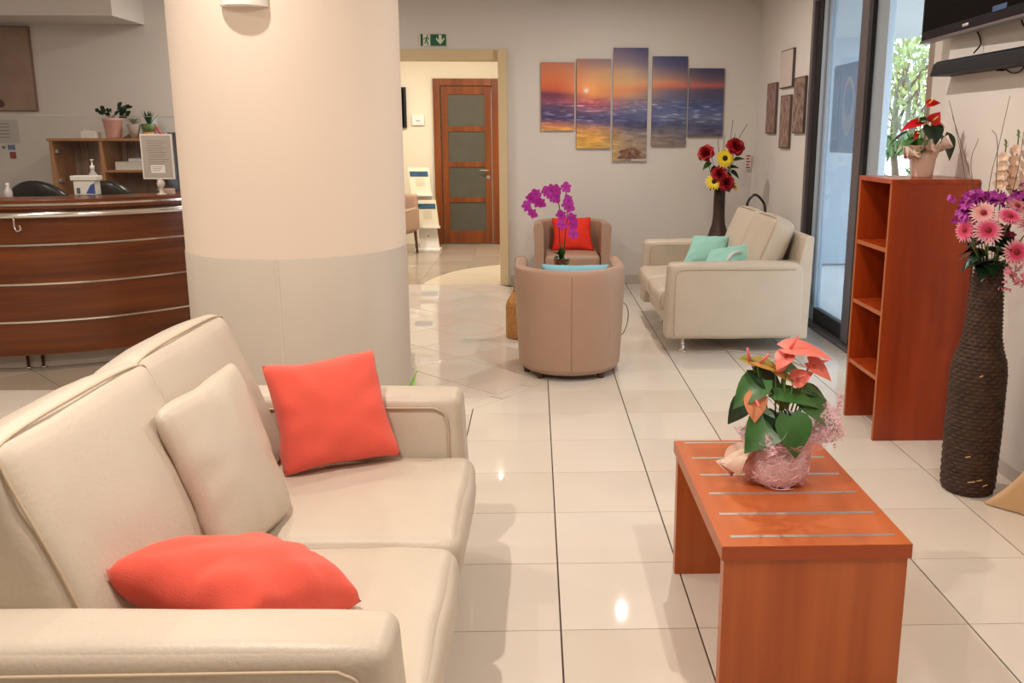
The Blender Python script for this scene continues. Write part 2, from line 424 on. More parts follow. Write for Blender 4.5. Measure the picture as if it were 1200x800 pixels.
for ms, nm in ((TILE, 'far_tiles'), (TILE_G, 'reception_tiles')):
    g = G()
    for p, m2 in tiles[290:]:
        if m2 is ms: tile_geo(g, p, Vector((0, 0)))
    prop(g.obj(nm, ms[0], floor), kind='stuff')
# hall floor: pale stone inlay with a wavy edge, grey tiles around it
edge = [Vector((p.x, p.y)) for p in spline([(-1.29, YB - 0.03, 0), (-1.28, 6.9, 0), (-1.17, 7.3, 0), (-1.02, 7.66, 0), (-0.78, 7.95, 0), (-0.45, 8.17, 0), (0.19, 8.3, 0)], 6)]
pol = edge + [Vector((0.19, YB - 0.002))]
hall = struct(G().box(-3.2, YB - 0.1, -0.0044, 0.2, 10.3, -0.004).obj('floor_hall', mat('grout_light', s(150, 136, 120), 0.9)))
g = G()
V = [(q.x, q.y, 0.0012) for q in pol] + [(q.x, q.y, -0.004) for q in pol]; n = len(pol)
g.add(V, [tuple(range(n))] + [(i, (i + 1) % n, n + (i + 1) % n, n + i) for i in range(n)])
g.obj('stone_inlay', mat('inlay_stone', s(222, 208, 184), 0.25, var=0.06, vscale=3), hall)
for i in range(-8, 2):
    for j in range(15, 24):
        x, y = (i + 0.5) * T, (j + 0.5) * T - 0.03
        if x > 0.25 or x < -3.2: continue
        p = sq(x, y, T / 2 - 0.001, T / 2 - 0.001); p = clip_half(p, Vector((0.198, 0)), Vector((-1, 0)))
        p = p and clip_half(p, Vector((0, 10.29)), Vector((0, -1)))
        if p and y < YB + 0.2: p = clip_half(p, Vector((0, YB - 0.002)), Vector((0, 1)))
        if not p: continue
        g = G(); ctr = sum(p, Vector((0, 0))) / len(p); tile_geo(g, p, ctr); g.obj('tile', rnd.choice(TILE_G), hall, loc=(ctr.x, ctr.y, 0))

# ------------------------------------------------------------------ hall door
door = struct(thing('door_1', None, None, (-1.065, 10.3, 0)))
DW, DH = 0.47, 2.37
for a, b in (((-DW, -0.07, 0), (-DW + 0.1, 0.0, DH)), ((DW - 0.1, -0.07, 0), (DW, 0.0, DH)), ((-DW + 0.1, -0.07, DH - 0.1), (DW - 0.1, 0.0, DH))):
    box('door_casing', a, b, DOOR_W, door, 0.006)
lw = DW - 0.115
rails = [(0.02, 0.20), (0.615, 0.69), (1.125, 1.20), (1.63, 1.705), (2.15, 2.26)]
for x0, x1 in ((-lw, -lw + 0.09), (lw - 0.09, lw)): box('stile', (x0, -0.045, 0.02), (x1, -0.005, 2.26), DOOR_W, door, 0.004)
for z0, z1 in rails: box('rail', (-lw + 0.09, -0.045, z0), (lw - 0.09, -0.005, z1), DOOR_W, door, 0.004)
FROST = mat('smoked_glass', s(86, 84, 72), 0.35, var=0.15, vscale=5)
for k in range(4): box('pane', (-lw + 0.09, -0.03, rails[k][1]), (lw - 0.09, -0.018, rails[k + 1][0]), FROST, door, 0)
hx = lw - 0.05
g = G(); tube(g, [(hx, -0.045, 1.08), (hx, -0.1, 1.08), (hx - 0.12, -0.1, 1.08)], 0.012, 8); g.obj('door_handle', CHROME, door, smooth=True)
g = G(); lathe(g, [(0.028, 0), (0.028, 0.01)], 16, Matrix.Translation((hx, -0.045, 0.98)) @ Matrix.Rotation(PI / 2, 4, 'X')); g.obj('lock', CHROME, door)

# ------------------------------------------------------------------ sliding window wall
win = struct(thing('window_1', None, None, (XR, 0, 0)))
GL = glass_mat('window_glass', (0.95, 0.98, 0.98, 1))
GLF = glass_mat('window_glass_far', (0.86, 0.93, 0.97, 1), alpha=0.28, body=s(186, 202, 216))
H = 2.72
box('outer_frame', (0.0, 4.93, 0), (0.12, 4.99, H), FRAME_G, win)
box('gasket', (0.03, 4.80, 0.05), (0.10, 4.93, H), FRAME_D, win, 0)
box('sill_track', (-0.03, 2.62, 0), (0.14, 4.99, 0.03), FRAME_G, win)
box('head_track', (0.0, 2.62, H - 0.05), (0.14, 4.93, H), FRAME_G, win)
# far leaf
box('leaf_stile', (0.04, 4.62, 0.03), (0.09, 4.80, H - 0.05), FRAME_L, win)
box('leaf_bead', (0.035, 4.66, 0.16), (0.042, 4.70, H - 0.05), mat('bead_blue', s(120, 140, 165), 0.4), win, 0)
box('leaf_rail', (0.035, 3.86, 0.03), (0.085, 4.62, 0.15), FRAME_D, win)
box('leaf_pane', (0.06, 3.86, 0.15), (0.068, 4.62, H - 0.05), GLF, win, 0)
box('leaf_stile', (0.01, 3.74, 0.03), (0.07, 3.88, H - 0.05), FRAME_G, win, 0.012)
box('gasket', (0.02, 3.68, 0.03), (0.09, 3.74, H - 0.05), FRAME_D, win, 0)
# near leaf
box('leaf_stile', (0.05, 3.47, 0.03), (0.10, 3.68, H - 0.05), FRAME_L, win)
box('leaf_pane', (0.075, 2.76, 0.1), (0.083, 3.47, H - 0.05), GL, win, 0)
box('leaf_rail', (0.05, 2.76, 0.03), (0.10, 3.47, 0.1), FRAME_D, win)
box('leaf_stile', (0.05, 2.70, 0.03), (0.10, 2.765, H - 0.05), FRAME_G, win)
box('outer_frame', (0.0, 2.62, 0.03), (0.12, 2.70, H), mat('taupe_frame', s(150, 134, 122), 0.5), win)
def decal(x, y, z, ry, rz, m, name, swirl=False):
    g = G()
    V = []; F = []; n = 40
    for i in range(n):
        a = 2 * PI * i / n
        for (k, q) in ((1, 0), (0.58, 1)): V.append((0, ry * k * math.cos(a), rz * k * math.sin(a) + (0.05 * q)))
    for i in range(n): j = (i + 1) % n; F.append((2 * i, 2 * j, 2 * j + 1, 2 * i + 1))
    g.add(V, F); return g.obj(name, m, win, loc=(x, y, z))
DEC = glass_mat('etched_film', (0.8, 0.85, 0.88, 1), alpha=0.6, body=s(170, 186, 190))
DEC2 = glass_mat('etched_film_pale', (1, 1, 1, 1), alpha=0.25, body=s(215, 225, 235))
decal(0.072, 3.20, 1.76, 0.15, 0.21, DEC, 'etched_ring')
decal(0.056, 4.15, 1.80, 0.13, 0.22, DEC2, 'etched_ring')
box('etched_panel', (0.0575, 3.90, 1.45), (0.0590, 4.52, 2.12), glass_mat('etched_dark', (0.84, 0.87, 0.9, 1), alpha=0.25, body=s(140, 150, 165)), win, 0)

# ------------------------------------------------------------------ outside
terr = struct(G().box(XR + 0.35, -2, -0.15, 16, 22, -0.03).obj('floor_terrace', mat('terrace', s(205, 205, 205), 0.7, var=0.1)))
sbox('wall_terrace', (3.45, 8.2, 0), (4.18, 8.4, 2.9), mat('terrace_wall', s(176, 190, 204), 0.8, var=0.04))
sbox('ceiling_terrace', (XR + 0.2, 1.0, 2.72), (4.4, 8.15, 2.85), mat('terrace_soffit', s(190, 196, 200), 0.8))
parapet = prop(box('parapet', (4.3, 8.7, -0.03), (9.5, 8.85, 1.0), mat('parapet_white', s(230, 232, 232), 0.7), None, 0.01), 'low white garden parapet outside the window', 'parapet')
def leaf_cloud(name, c, r, n, m, parent=None, size=0.07, seed=1, label=None, cat=None):
    R = random.Random(seed); g = G()
    for _ in range(n):
        while True:
            p = Vector((R.uniform(-1, 1), R.uniform(-1, 1), R.uniform(-1, 1)))
            if p.length < 1: break
        q = Vector((p.x * r[0], p.y * r[1], p.z * r[2]))
        if noise.noise(q * 1.6 + Vector((seed, 0, 0))) < -0.12: continue
        M = Matrix.Translation(q) @ Euler((R.uniform(0, 6), R.uniform(0, 6), R.uniform(0, 6))).to_matrix().to_4x4()
        L = size * R.uniform(0.6, 1.4); g.add([(-L, 0, 0), (0, -L * 0.35, 0.01), (L, 0, 0), (0, L * 0.35, 0.01)], [(0, 1, 2, 3)], M)
    o = g.obj(name, m, parent, loc=c); return o
LEAF_OUT = mat('garden_leaf', s(176, 194, 130), 0.6, var=0.4, vscale=3, trans=0.0)
LEAF_OUT2 = mat('garden_leaf_grey', s(150, 168, 140), 0.6, var=0.4, vscale=3)
for i, (x, y, zz, rr, lab) in enumerate([(5.5, 11.0, 2.7, 1.0, 'airy green garden tree outside, nearer the right frame of the window'),
                                     (6.9, 13.6, 3.0, 1.4, 'taller pale green garden tree further off outside the window')]):
    t = thing('garden_tree', lab, 'tree', (x, y, -0.03), group='trees in the garden outside the window')
    g = G(); tube(g, spline([(0, 0, 0), (0.08, 0.05, 0.9), (0.0, 0.1, 1.7), (0.1, 0, zz)], 5), [0.07 - 0.002 * k for k in range(16)], 8)
    for k in range(7):
        a = k * 2.3; tube(g, spline([(0, 0.05, 1.3 + 0.15 * k), (0.4 * math.cos(a), 0.4 * math.sin(a), 1.7 + 0.17 * k), (0.9 * math.cos(a), 0.9 * math.sin(a), 1.85 + 0.2 * k)], 4), [0.03 - 0.002 * j for j in range(9)], 5)
    g.obj('trunk', mat('bark', s(120, 100, 84), 0.8, var=0.3), t, smooth=True)
    prop(leaf_cloud('foliage', (0, 0, zz), (rr, rr, 1.25), 2300, (LEAF_OUT, LEAF_OUT2)[i], t, seed=i + 3), kind='stuff')
hd = thing('hedge', 'leafy green hedge behind the low parapet outside', 'hedge', (5.9, 9.75, -0.03))
g = G(); 
for k in range(9): tube(g, [(-1.6 + 0.4 * k, 0, 0), (-1.6 + 0.4 * k + 0.05, 0, 0.9)], 0.02, 5)
prop(g.obj('stems', mat('bark', s(120, 100, 84)), hd), kind='stuff')
prop(leaf_cloud('foliage', (0, 0, 0.85), (2.4, 0.6, 0.85), 11000, mat('hedge_leaf', s(112, 146, 92), 0.6, var=0.4, vscale=4), hd, size=0.085, seed=9), kind='stuff')

# ------------------------------------------------------------------ sofas
def make_sofa(L, label, loc, rz, slump=0.0):
    """front edge of the arms at local x 0, back at x -1.04, from y 0 to L"""
    t = thing('sofa', label, 'sofa', loc, rz)
    aw = 0.17
    box('base', (-0.95, aw, 0.125), (-0.04, L - aw, 0.30), LEATHER, t, 0.012)
    for k, y0 in enumerate((0, L - aw)):
        def shape(w, u):
            w.z += 0.012 * (1 - u[0]) * 0.5 * (u[2] > 0.5); w.x += 0.012 * (1 - u[2]) * (u[0] > 0.9); return w
        g = G(); rbox(g, (1.0, aw, 0.555), 0.035, 8, (0.006, 0.008, 0.006), None, 0.003, k * 3, shape)
        arm = g.obj('arm', LEATHER, t, smooth=True, loc=(-0.5, y0 + aw / 2, 0.11 + 0.2775))
        for yy in (-aw / 2 - 0.007, aw / 2 + 0.007):
            g = G(); pts = [(-0.42, yy, 0.242), (0.0, yy, 0.242), (0.36, yy, 0.242), (0.42, yy, 0.236), (0.452, yy, 0.205), (0.458, yy, 0.10), (0.46, yy, -0.25)]
            tube(g, spline(pts, 6), 0.0038, 6); g.obj('piping', LEATHER_D, arm, smooth=True)
    # back frame: slanted slab
    g = G(); prof = [(-1.03, 0.11), (-0.90, 0.11), (-0.93, 0.60), (-0.975, 0.855), (-0.995, 0.87), (-1.03, 0.87), (-1.045, 0.855)]
    n = len(prof); V = [(x, y, z) for y in (0.002, L - 0.002) for x, z in prof]
    g.add(V, [tuple(reversed(range(n))), tuple(range(n, 2 * n))] + [(i, (i + 1) % n, n + (i + 1) % n, n + i) for i in range(n)])
    g.obj('back_frame', LEATHER, t, bevel=0.012, segs=3)
    w = (L - 2 * aw) / 2
    for k in range(2):
        yc = aw + w * (k + 0.5)
        g = G()
        def sf(v, u): 
            if u[0] > 0.8 and u[2] < 0: v.x -= 0.012 * (-u[2])
            return v
        rbox(g, (0.80, w - 0.006, 0.17), 0.045, 14, (0.012, 0.0, 0.022), None, 0.006, k * 7 + L, sf)
        sc = g.obj('seat_cushion', LEATHER, t, smooth=True, loc=(-0.35, yc, 0.365))
        g = G(); tube(g, spline([(-0.2, w / 2 - 0.004, 0.068), (0.30, w / 2 - 0.004, 0.068), (0.375, w / 2 - 0.006, 0.05), (0.392, w / 2 - 0.006, 0.0), (0.385, w / 2 - 0.006, -0.07)], 5), 0.0035, 6)
        g.obj('piping', LEATHER_D, sc, smooth=True)
        M = Matrix.Rotation(math.radians(-24), 4, 'Y')
        sl = slump if k == 0 else slump * 0.15; ht = (0.17 + sl) / 2
        g = G(); rbox(g, (0.17 + sl, w - 0.004, 0.56), 0.05, 14, (0.028 + sl * 0.15, 0.0, 0.018), None, 0.005 + sl * 0.04, k * 5 + L * 2)
        bc = g.obj('back_cushion', LEATHER, t, smooth=True, loc=(-0.79 + sl * 0.5, yc, 0.70 + sl * 0.12)); bc.rotation_euler = (0, math.radians(-21), 0)
        g = G(); h2, w2 = 0.266, w / 2 - 0.015
        cr = [(0.072, -w2, -0.2), (0.078, -w2 - 0.002, 0.0), (0.073, -w2, h2 - 0.05), (0.072, -w2 + 0.04, h2), (0.076, 0, h2 + 0.010), (0.072, w2 - 0.04, h2), (0.073, w2, h2 - 0.05), (0.078, w2 + 0.002, 0.0), (0.072, w2, -0.2)]
        cr = [(q[0] + sl / 2, q[1], q[2]) for q in cr]; tube(g, spline(cr, 6), 0.0035, 6); g.obj('piping', LEATHER_D, bc, smooth=True)
    return t
def leg_chrome(t, x, y):
    g = G(); lathe(g, [(0.026, 0), (0.028, 0.006), (0.024, 0.012), (0.014, 0.018), (0.013, 0.095), (0.022, 0.105), (0.03, 0.125)], 16)
    g.obj('leg', CHROME, t, smooth=True, loc=(x, y, 0))
LS = 1.72
sofa1 = make_sofa(LS, 'large cream leather sofa in the foreground, facing the wooden coffee table', (-0.35, -1.14, 0), 0, 0.045)
for x in (-0.12, -0.9):
    for y in (0.1, LS - 0.1): leg_chrome(sofa1, x, y)
L2 = 1.60
sofa2 = make_sofa(L2, 'cream leather sofa by the sliding glass door, with mint cushions', (0.895, 3.62 + L2, 0), PI)
# local y = L2 - (Y - 3.62)
for x in (-0.12, -0.9):
    for y in (L2 - 0.08, 0.47 if x > -0.5 else 0.1): leg_chrome(sofa2, x, y)

# ------------------------------------------------------------------ loose cushions from four corners
def pillow(name, label, A, B, C, D, thick, m, pinch=0.10, seed=0, wr=0.006, n=26, cat='cushion', group=None, bend=0.0, fold=None):
    A, B, C, D = map(Vector, (A, B, C, D)); ctr = (A + B + C + D) / 4; nrm = (C - A).cross(D - B).normalized()
    g = G(); V = []; F = []; idx = {}
    eu = ((B - A) + (C - D)) / 2; ev = ((D - A) + (C - B)) / 2
    for sd in (1, -1):
        for i in range(n + 1):
            for j in range(n + 1):
                edge_v = i in (0, n) or j in (0, n)
                key = (i, j) if edge_v else (i, j, sd)
                if key in idx: continue
                u, v = -1 + 2 * i / n, -1 + 2 * j / n
                cq = 1 - 0.05 * (abs(u) * abs(v)) ** 7; uu = cq * u * (1 - pinch * (1 - v * v) * abs(u)); vv = cq * v * (1 - pinch * (1 - u * u) * abs(v))
                a, b = (uu + 1) / 2, (vv + 1) / 2
                p = A * (1 - a) * (1 - b) + B * a * (1 - b) + C * a * b + D * (1 - a) * b
                h = thick / 2 * (max(0, 1 - u * u) ** 0.45) * (max(0, 1 - v * v) ** 0.45) + (0 if edge_v else 0.006)
                cw = (abs(u) * abs(v)) ** 3
                nz = noise.noise(Vector((uu * 2.2 + seed, vv * 2.2, sd * 3.1)))
                rad = math.atan2(v, u); er = max(abs(u), abs(v))
                wrk = math.sin(rad * 9 + seed + 5 * noise.noise(Vector((rad * 1.3, seed, 0)))) * (er ** 3) * (1 - er ** 6) * 1.5
                p = p + nrm * (sd * (h + wr * (nz * 1.4) * (1 - er ** 8)) + wr * 0.8 * wrk + bend * (1 - u * u))
                if edge_v: p = p + (p - ctr).normalized() * wr * 1.2 * noise.noise(Vector((u * 2.5, v * 2.5, seed)))
                if fold: p = fold(p, u, v)
                idx[key] = len(V); V.append(p - ctr)
        for i in range(n):
            for j in range(n):
                q = []
                for (di, dj) in ((0, 0), (1, 0), (1, 1), (0, 1)):
                    a_, b_ = i + di, j + dj; k = (a_, b_) if (a_ in (0, n) or b_ in (0, n)) else (a_, b_, sd); q.append(idx[k])
                if sd < 0: q.reverse()
                F.append(tuple(q))
    g.add(V, F); o = g.obj(name, m, None, smooth=True, loc=ctr); return prop(o, label, cat, group)
CP = 'loose cushions on the foreground sofa'
pillow('throw_pillow', 'square coral cushion standing upright in the far corner of the foreground sofa',
       (-0.923, 0.17, 0.462), (-0.545, 0.34, 0.472), (-0.648, 0.43, 0.849), (-0.983, 0.21, 0.845), 0.15, CORAL, seed=2, wr=0.007, group=CP)
A, B, C = Vector((-0.97, -0.90, 0.70)), Vector((-0.776, -0.505, 0.585)), Vector((-0.5, -0.662, 0.49))
pillow('throw_pillow', 'plump coral cushion lying tilted beside the near arm of the foreground sofa',
       (-0.985, -0.89, 0.705), (-0.77, -0.50, 0.55), (-0.49, -0.66, 0.49), (-0.70, -0.90, 0.56), 0.205, CORAL, seed=5, wr=0.012, group=CP, pinch=0.07)
pillow('throw_pillow', 'cream leather cushion leaning on the backrest between the two coral cushions',
       (-0.875, -0.49, 0.465), (-0.815, -0.10, 0.465), (-1.03, 0.10, 0.895), (-1.02, -0.50, 0.915), 0.11, LEATHER, seed=9, wr=0.004, pinch=0.05, group=CP)
pillow('throw_pillow', 'bright red-orange cushion on the tub armchair against the back wall',
       (0.074, 6.18, 0.42), (0.526, 6.18, 0.42), (0.496, 6.36, 0.765), (0.085, 6.36, 0.757), 0.12, RED_CLOTH, seed=3, pinch=0.12)
pillow('throw_pillow', 'light blue cushion in the tub armchair seen from behind',
       (-0.02, 3.12, 0.45), (0.40, 3.12, 0.45), (0.411, 3.02, 0.765), (-0.053, 3.02, 0.768), 0.13, BLUE_CLOTH, seed=6, pinch=0.14)
pillow('throw_pillow', 'mint green cushion upright in the middle of the sofa by the glass door',
       (1.111, 4.56, 0.497), (1.50, 4.56, 0.517), (1.603, 4.82, 0.732), (1.27, 4.82, 0.74), 0.13, MINT, seed=8, pinch=0.13, group='mint cushions')
m2 = pillow('throw_pillow', 'mint green cushion lying at the near arm of the sofa by the glass door',
       (1.13, 3.93, 0.54), (1.56, 3.93, 0.56), (1.66, 4.25, 0.735), (1.30, 4.22, 0.68), 0.12, MINT, seed=12, pinch=0.1, group='mint cushions')
g = G(); tube(g, spline([(-0.04, -0.12, -0.02), (0.0, -0.11, 0.055), (0.07, -0.05, 0.075), (0.11, 0.0, 0.05)], 6), 0.012, 6); g.obj('ribbon', mat('white_ribbon', s(224, 230, 224), 0.6), m2, smooth=True)

# ------------------------------------------------------------------ tub armchairs
def tub_chair(label, loc, rz):
    t = thing('tub_armchair', label, 'armchair', loc, rz, 'tub armchairs')
    a, yf, th = 0.375, 0.33, 0.085
    path = []                                      # outer U path and its inward normal
    for k in range(5): path.append((Vector((-a, yf - yf * k / 5)), Vector((1, 0))))
    for k in range(29):
        an = PI + PI * k / 28; path.append((Vector((a * math.cos(an), a * math.sin(an))), Vector((-math.cos(an), -math.sin(an)))))
    for k in range(1, 6): path.append((Vector((a, yf * k / 5)), Vector((-1, 0))))
    prof = [(0.03, 0.035), (0.0, 0.07), (0.0, 0.25), (0.0, 0.45), (0.0, 0.62), (0.0, 0.705), (0.008, 0.724), (0.025, 0.735), (th - 0.025, 0.735), (th - 0.006, 0.722), (th, 0.70), (th, 0.5), (th, 0.3), (th, 0.12)]
    V = []; F = []; m = len(prof)
    for p, nn in path:
        for ins, z in prof:
            sc = 0.905 + 0.095 * min(1, z / 0.72) ** 0.8 if ins < th * 0.6 else 0.97 + 0.03 * z / 0.72
            q = (p + nn * ins); V.append((q.x * sc, (q.y if q.y > 0 else q.y * sc), z))
    for i in range(len(path) - 1):
        for j in range(m - 1): F.append((i * m + j, i * m + j + 1, (i + 1) * m + j + 1, (i + 1) * m + j))
    for i in range(len(path) - 1): F.append((i * m, (i + 1) * m, (i + 1) * m + m - 1, i * m + m - 1))
    F.append(tuple(range(m))); F.append(tuple(reversed(range((len(path) - 1) * m, len(path) * m))))
    g = G(); g.add(V, F); sh = g.obj('shell', TAUPE, t, smooth=True, bevel=0.006)
    g = G(); tube(g, [(0, -a * (0.905 + 0.095 * min(1, z / 0.72) ** 0.8) - 0.0005, z) for z in (0.07, 0.2, 0.4, 0.6, 0.70)], 0.0022, 5); g.obj('back_seam', TAUPE_D, sh)
    g = G(); rbox(g, (0.55, 0.60, 0.17), 0.04, 8, (0, 0.0, 0.015)); g.obj('seat_cushion', TAUPE, t, smooth=True, loc=(0, 0.04, 0.34))
    box('seat_base', (-0.26, -0.12, 0.06), (0.27, 0.31, 0.25), TAUPE, t, 0.01)
    for x, y in ((-0.24, 0.24), (0.24, 0.24), (-0.2, -0.22), (0.2, -0.22), (-0.29, -0.05)):
        g = G(); lathe(g, [(0.022, 0), (0.026, 0.075)], 12); g.obj('foot', mat('dark_wood_foot', s(70, 40, 26), 0.4), t, loc=(x, y, 0))
    return t
tub_chair('taupe tub armchair seen from behind in the middle of the tiled floor', (0.152, 3.225, 0), 0)
tub_chair('taupe tub armchair against the back wall, under the left sunset canvases', (0.285, 6.20, 0), PI)

# ------------------------------------------------------------------ coffee table
ct = thing('coffee_table', 'low reddish wood coffee table with six inlaid metal strips', 'table', (0.68, -0.008, 0))
hw, hl = 0.26, 0.412
box('tabletop', (-hw, -hl, 0.457), (hw, hl, 0.5), CHERRY_X, ct, 0.002)
for y0, y1 in ((-hl - 0.0005, -hl + 0.002), (hl - 0.002, hl + 0.0005)): box('edge_band', (-hw + 0.001, y0, 0.4585), (hw - 0.001, y1, 0.4985), CHERRY_E, ct, 0)
box('edge_band', (-hw - 0.0005, -hl + 0.001, 0.4585), (-hw + 0.002, hl - 0.001, 0.4985), SHELF_E, ct, 0)
for y0 in (-hl + 0.006, hl - 0.048):
    box('leg_panel', (-hw + 0.008, y0, 0), (hw - 0.008, y0 + 0.042, 0.457), CHERRY, ct, 0.002)
for y in (0.376, 0.226, 0.077, -0.072, -0.220, -0.365):
    box('metal_strip', (-0.226, y + 0.008 - 0.007, 0.4985), (0.23, y + 0.008 + 0.007, 0.5012), ALU, ct, 0)

# ------------------------------------------------------------------ bookshelf (open towards the sofa)
bs = thing('bookshelf', 'tall open reddish wood bookshelf in front of the sliding glass door', 'bookshelf', (1.70, 1.745, 0))
box('side_panel', (0, 0, 0), (0.44, 0.022, 1.345), SHELF_W, bs, 0.002)
box('side_panel', (0, 0.423, 0), (0.44, 0.445, 1.345), SHELF_W, bs, 0.002)
box('top_panel', (-0.004, -0.002, 1.345), (0.442, 0.447, 1.368), SHELF_W, bs, 0.002)
box('back_panel', (0.428, 0.022, 0.33), (0.438, 0.423, 1.345), SHELF_W, bs, 0)
for z in (1.02, 0.69, 0.345): box('shelf', (0.004, 0.022, z - 0.022), (0.428, 0.423, z), SHELF_W, bs, 0.001)
for y0 in (0, 0.423): box('edge_band', (-0.0015, y0 + 0.001, 0.001), (0.0005, y0 + 0.021, 1.344), SHELF_E, bs, 0)
for z in (1.02, 0.69, 0.345): box('edge_band', (0.002, 0.0225, z - 0.0215), (0.0042, 0.4225, z - 0.0005), SHELF_E, bs, 0)
g = G(); tube(g, spline([(0, 0, 0), (0.02, 0.03, 0.035), (0.0, 0.05, 0.02), (-0.015, 0.02, 0.04), (0.01, 0.0, 0.01)], 5), 0.004, 6)
prop(g.obj('cable_coil', mat('cable_dark', s(40, 34, 32), 0.5), loc=(1.80, 1.80, 0.6935), smooth=True), 'small dark cable loop on the middle shelf of the bookshelf', 'cable')

# ------------------------------------------------------------------ leaves and petals
def heart(g, L, Wd, M, fold=0.25, droop=0.3, n=7):
    """heart shaped leaf: stalk joins at the notch (origin), tip at +x"""
    V = []; F = []
    for i in range(n + 1):
        t = i / n; x = -0.18 * L + 1.18 * L * t
        w = Wd * 0.5 * (math.sin(PI * min(1, t * 1.02) ** 0.62) ** 0.85 if t < 0.98 else 0.0)
        for j in range(5):
            v = -1 + j / 2; y = w * v
            xx = x - (0.10 * L * (1 - abs(v)) * 0 if t > 0.2 else 0)
            if i == 0: xx = x + 0.14 * L * (1 - abs(v)); y = Wd * 0.22 * v
            V.append((xx, y, fold * abs(y) - droop * (max(0, x) ** 2) / L))
    for i in range(n):
        for j in range(4): F.append((i * 5 + j, (i + 1) * 5 + j, (i + 1) * 5 + j + 1, i * 5 + j + 1))
    return g.add(V, F, M)
def blade(g, L, Wd, M, droop=0.2, n=5, cup=0.2, tip=0.8, rnd_=False):
    V = []; F = []
    for i in range(n + 1):
        t = i / n; w = Wd / 2 * math.sin(PI * (0.12 + 0.88 * t) ** tip) if t < 1 else 0.02 * Wd
        if rnd_: w = Wd / 2 * (max(0.12, math.sin(PI / 2 * min(1, t * 1.5))) * (1 - t ** 5 * 0.75))
        for j in (-1, 0, 1): V.append((L * t, w * j, cup * abs(w * j) - droop * L * t * t))
    for i in range(n):
        for j in range(2): F.append((i * 3 + j, (i + 1) * 3 + j, (i + 1) * 3 + j + 1, i * 3 + j + 1))
    return g.add(V, F, M)
def orient(p, d, roll=0, upv=(0, 0, 1)):
    """matrix: origin p, local x along d, local z as close to upv as possible"""
    x = Vector(d).normalized(); z = Vector(upv); z = (z - x * z.dot(x)); z = z.normalized() if z.length > 1e-4 else x.orthogonal().normalized()
    y = z.cross(x); M = Matrix((x, y, z)).transposed().to_4x4() @ Matrix.Rotation(roll, 4, 'X'); M.translation = Vector(p); return M
def part_at(name, m, parent, p, fn, smooth=True):
    g = G(); fn(g); return g.obj(name, m, parent, smooth=smooth, loc=p)

# ------------------------------------------------------------------ anthurium on the coffee table
PINK_NET = net_mat('pink_fibre_wrap', s(244, 200, 210), 75, 0.07)
POT_PALE = mat('pale_pot', s(244, 222, 220), 0.6, var=0.06)
SPATHE = mat('salmon_spathe', s(244, 128, 112), 0.35, var=0.18, vscale=12)
SPATHE_G = mat('greenish_spathe', s(206, 140, 76), 0.4, col2=s(140, 150, 64), vscale=14)
SPADIX = mat('spadix_pink', s(236, 120, 120), 0.5)
P0 = Vector((0.685, 0.03, 0.5012))
an = thing('potted_anthurium', 'pink-flowered anthurium in a pale pot wrapped in pink net, on the coffee table', 'plant', P0)
g = G(); lathe(g, [(0.070, 0.002), (0.085, 0.02), (0.09, 0.06), (0.088, 0.115), (0.08, 0.12), (0.078, 0.10)], 32); g.obj('pot', POT_PALE, an, smooth=True)
g = G(); lathe(g, [(0.0, 0.098), (0.079, 0.1)], 24, cap=False); g.obj('soil', mat('soil', s(60, 42, 30), 0.9), an)
def wrapfn(a, z, j):
    return (0.006 * math.sin(a * 9 + j) + 0.004 * noise.noise(Vector((math.cos(a) * 2, math.sin(a) * 2, z * 20)))) * (1 + max(0, z - 0.10) * 40)
g = G(); lathe(g, [(0.03, 0.001), (0.075, 0.001), (0.096, 0.018), (0.103, 0.05), (0.102, 0.09), (0.093, 0.118), (0.098, 0.135), (0.113, 0.152), (0.125, 0.160)], 96, fn=wrapfn, cap=False)
wrap = g.obj('net_wrap', PINK_NET, an, smooth=True)
STR = mat('pink_strand', s(236, 190, 196), 0.6)
g = G(); R = random.Random(4)
for k in range(70):
    a = R.uniform(0, 6.28); z = R.uniform(0.01, 0.14); pts = []
    for q in range(9):
        a += R.uniform(-0.35, 0.35); z = max(0.006, min(0.15, z + R.uniform(-0.02, 0.02)))
        r = 0.104 if z > 0.03 else 0.094
        if z > 0.12: r = 0.10 + (z - 0.12) * 0.5
        pts.append((r * math.cos(a), r * math.sin(a), z))
    tube(g, spline(pts, 3), 0.0011, 4, cap=False)
prop(g.obj('net_strands', STR, wrap), kind='stuff')
# gathered tufts of the wrap
def tuft(c, d, L, Wd, seed, m, name):
    R = random.Random(seed); g = G(); n = 9; V = []; F = []; M = orient(c, d)
    for i in range(n + 1):
        t = i / n
        for j in range(n + 1):
            v = -1 + 2 * j / n; w = Wd * (0.25 + 0.75 * math.sin(PI * (0.15 + 0.7 * t)))
            V.append((L * t * (1 - 0.15 * v * v), w * v * 0.5, 0.028 * math.sin(v * 7 + seed + t * 3) * (0.3 + t) + 0.02 * t))
    for i in range(n):
        for j in range(n): F.append((i * (n + 1) + j, (i + 1) * (n + 1) + j, (i + 1) * (n + 1) + j + 1, i * (n + 1) + j + 1))
    g.add(V, F, M); return g.obj(name, m, an, smooth=True)
tuft((0.06, -0.03, 0.12), (0.75, -0.05, 0.75), 0.17, 0.13, 2, PINK_NET, 'wrap_tuft')
tuft((0.07, -0.02, 0.12), (1.0, 0.1, 0.3), 0.15, 0.11, 5, PINK_NET, 'wrap_tuft')
tuft((-0.07, -0.02, 0.13), (-0.55, -0.05, -0.6), 0.13, 0.10, 7, mat('sheer_wrap', s(228, 196, 176), 0.5), 'wrap_tuft')
tuft((-0.04, -0.08, 0.115), (0.3, -0.3, 0.5), 0.06, 0.14, 9, PINK_NET, 'wrap_tuft')
g = G(); 
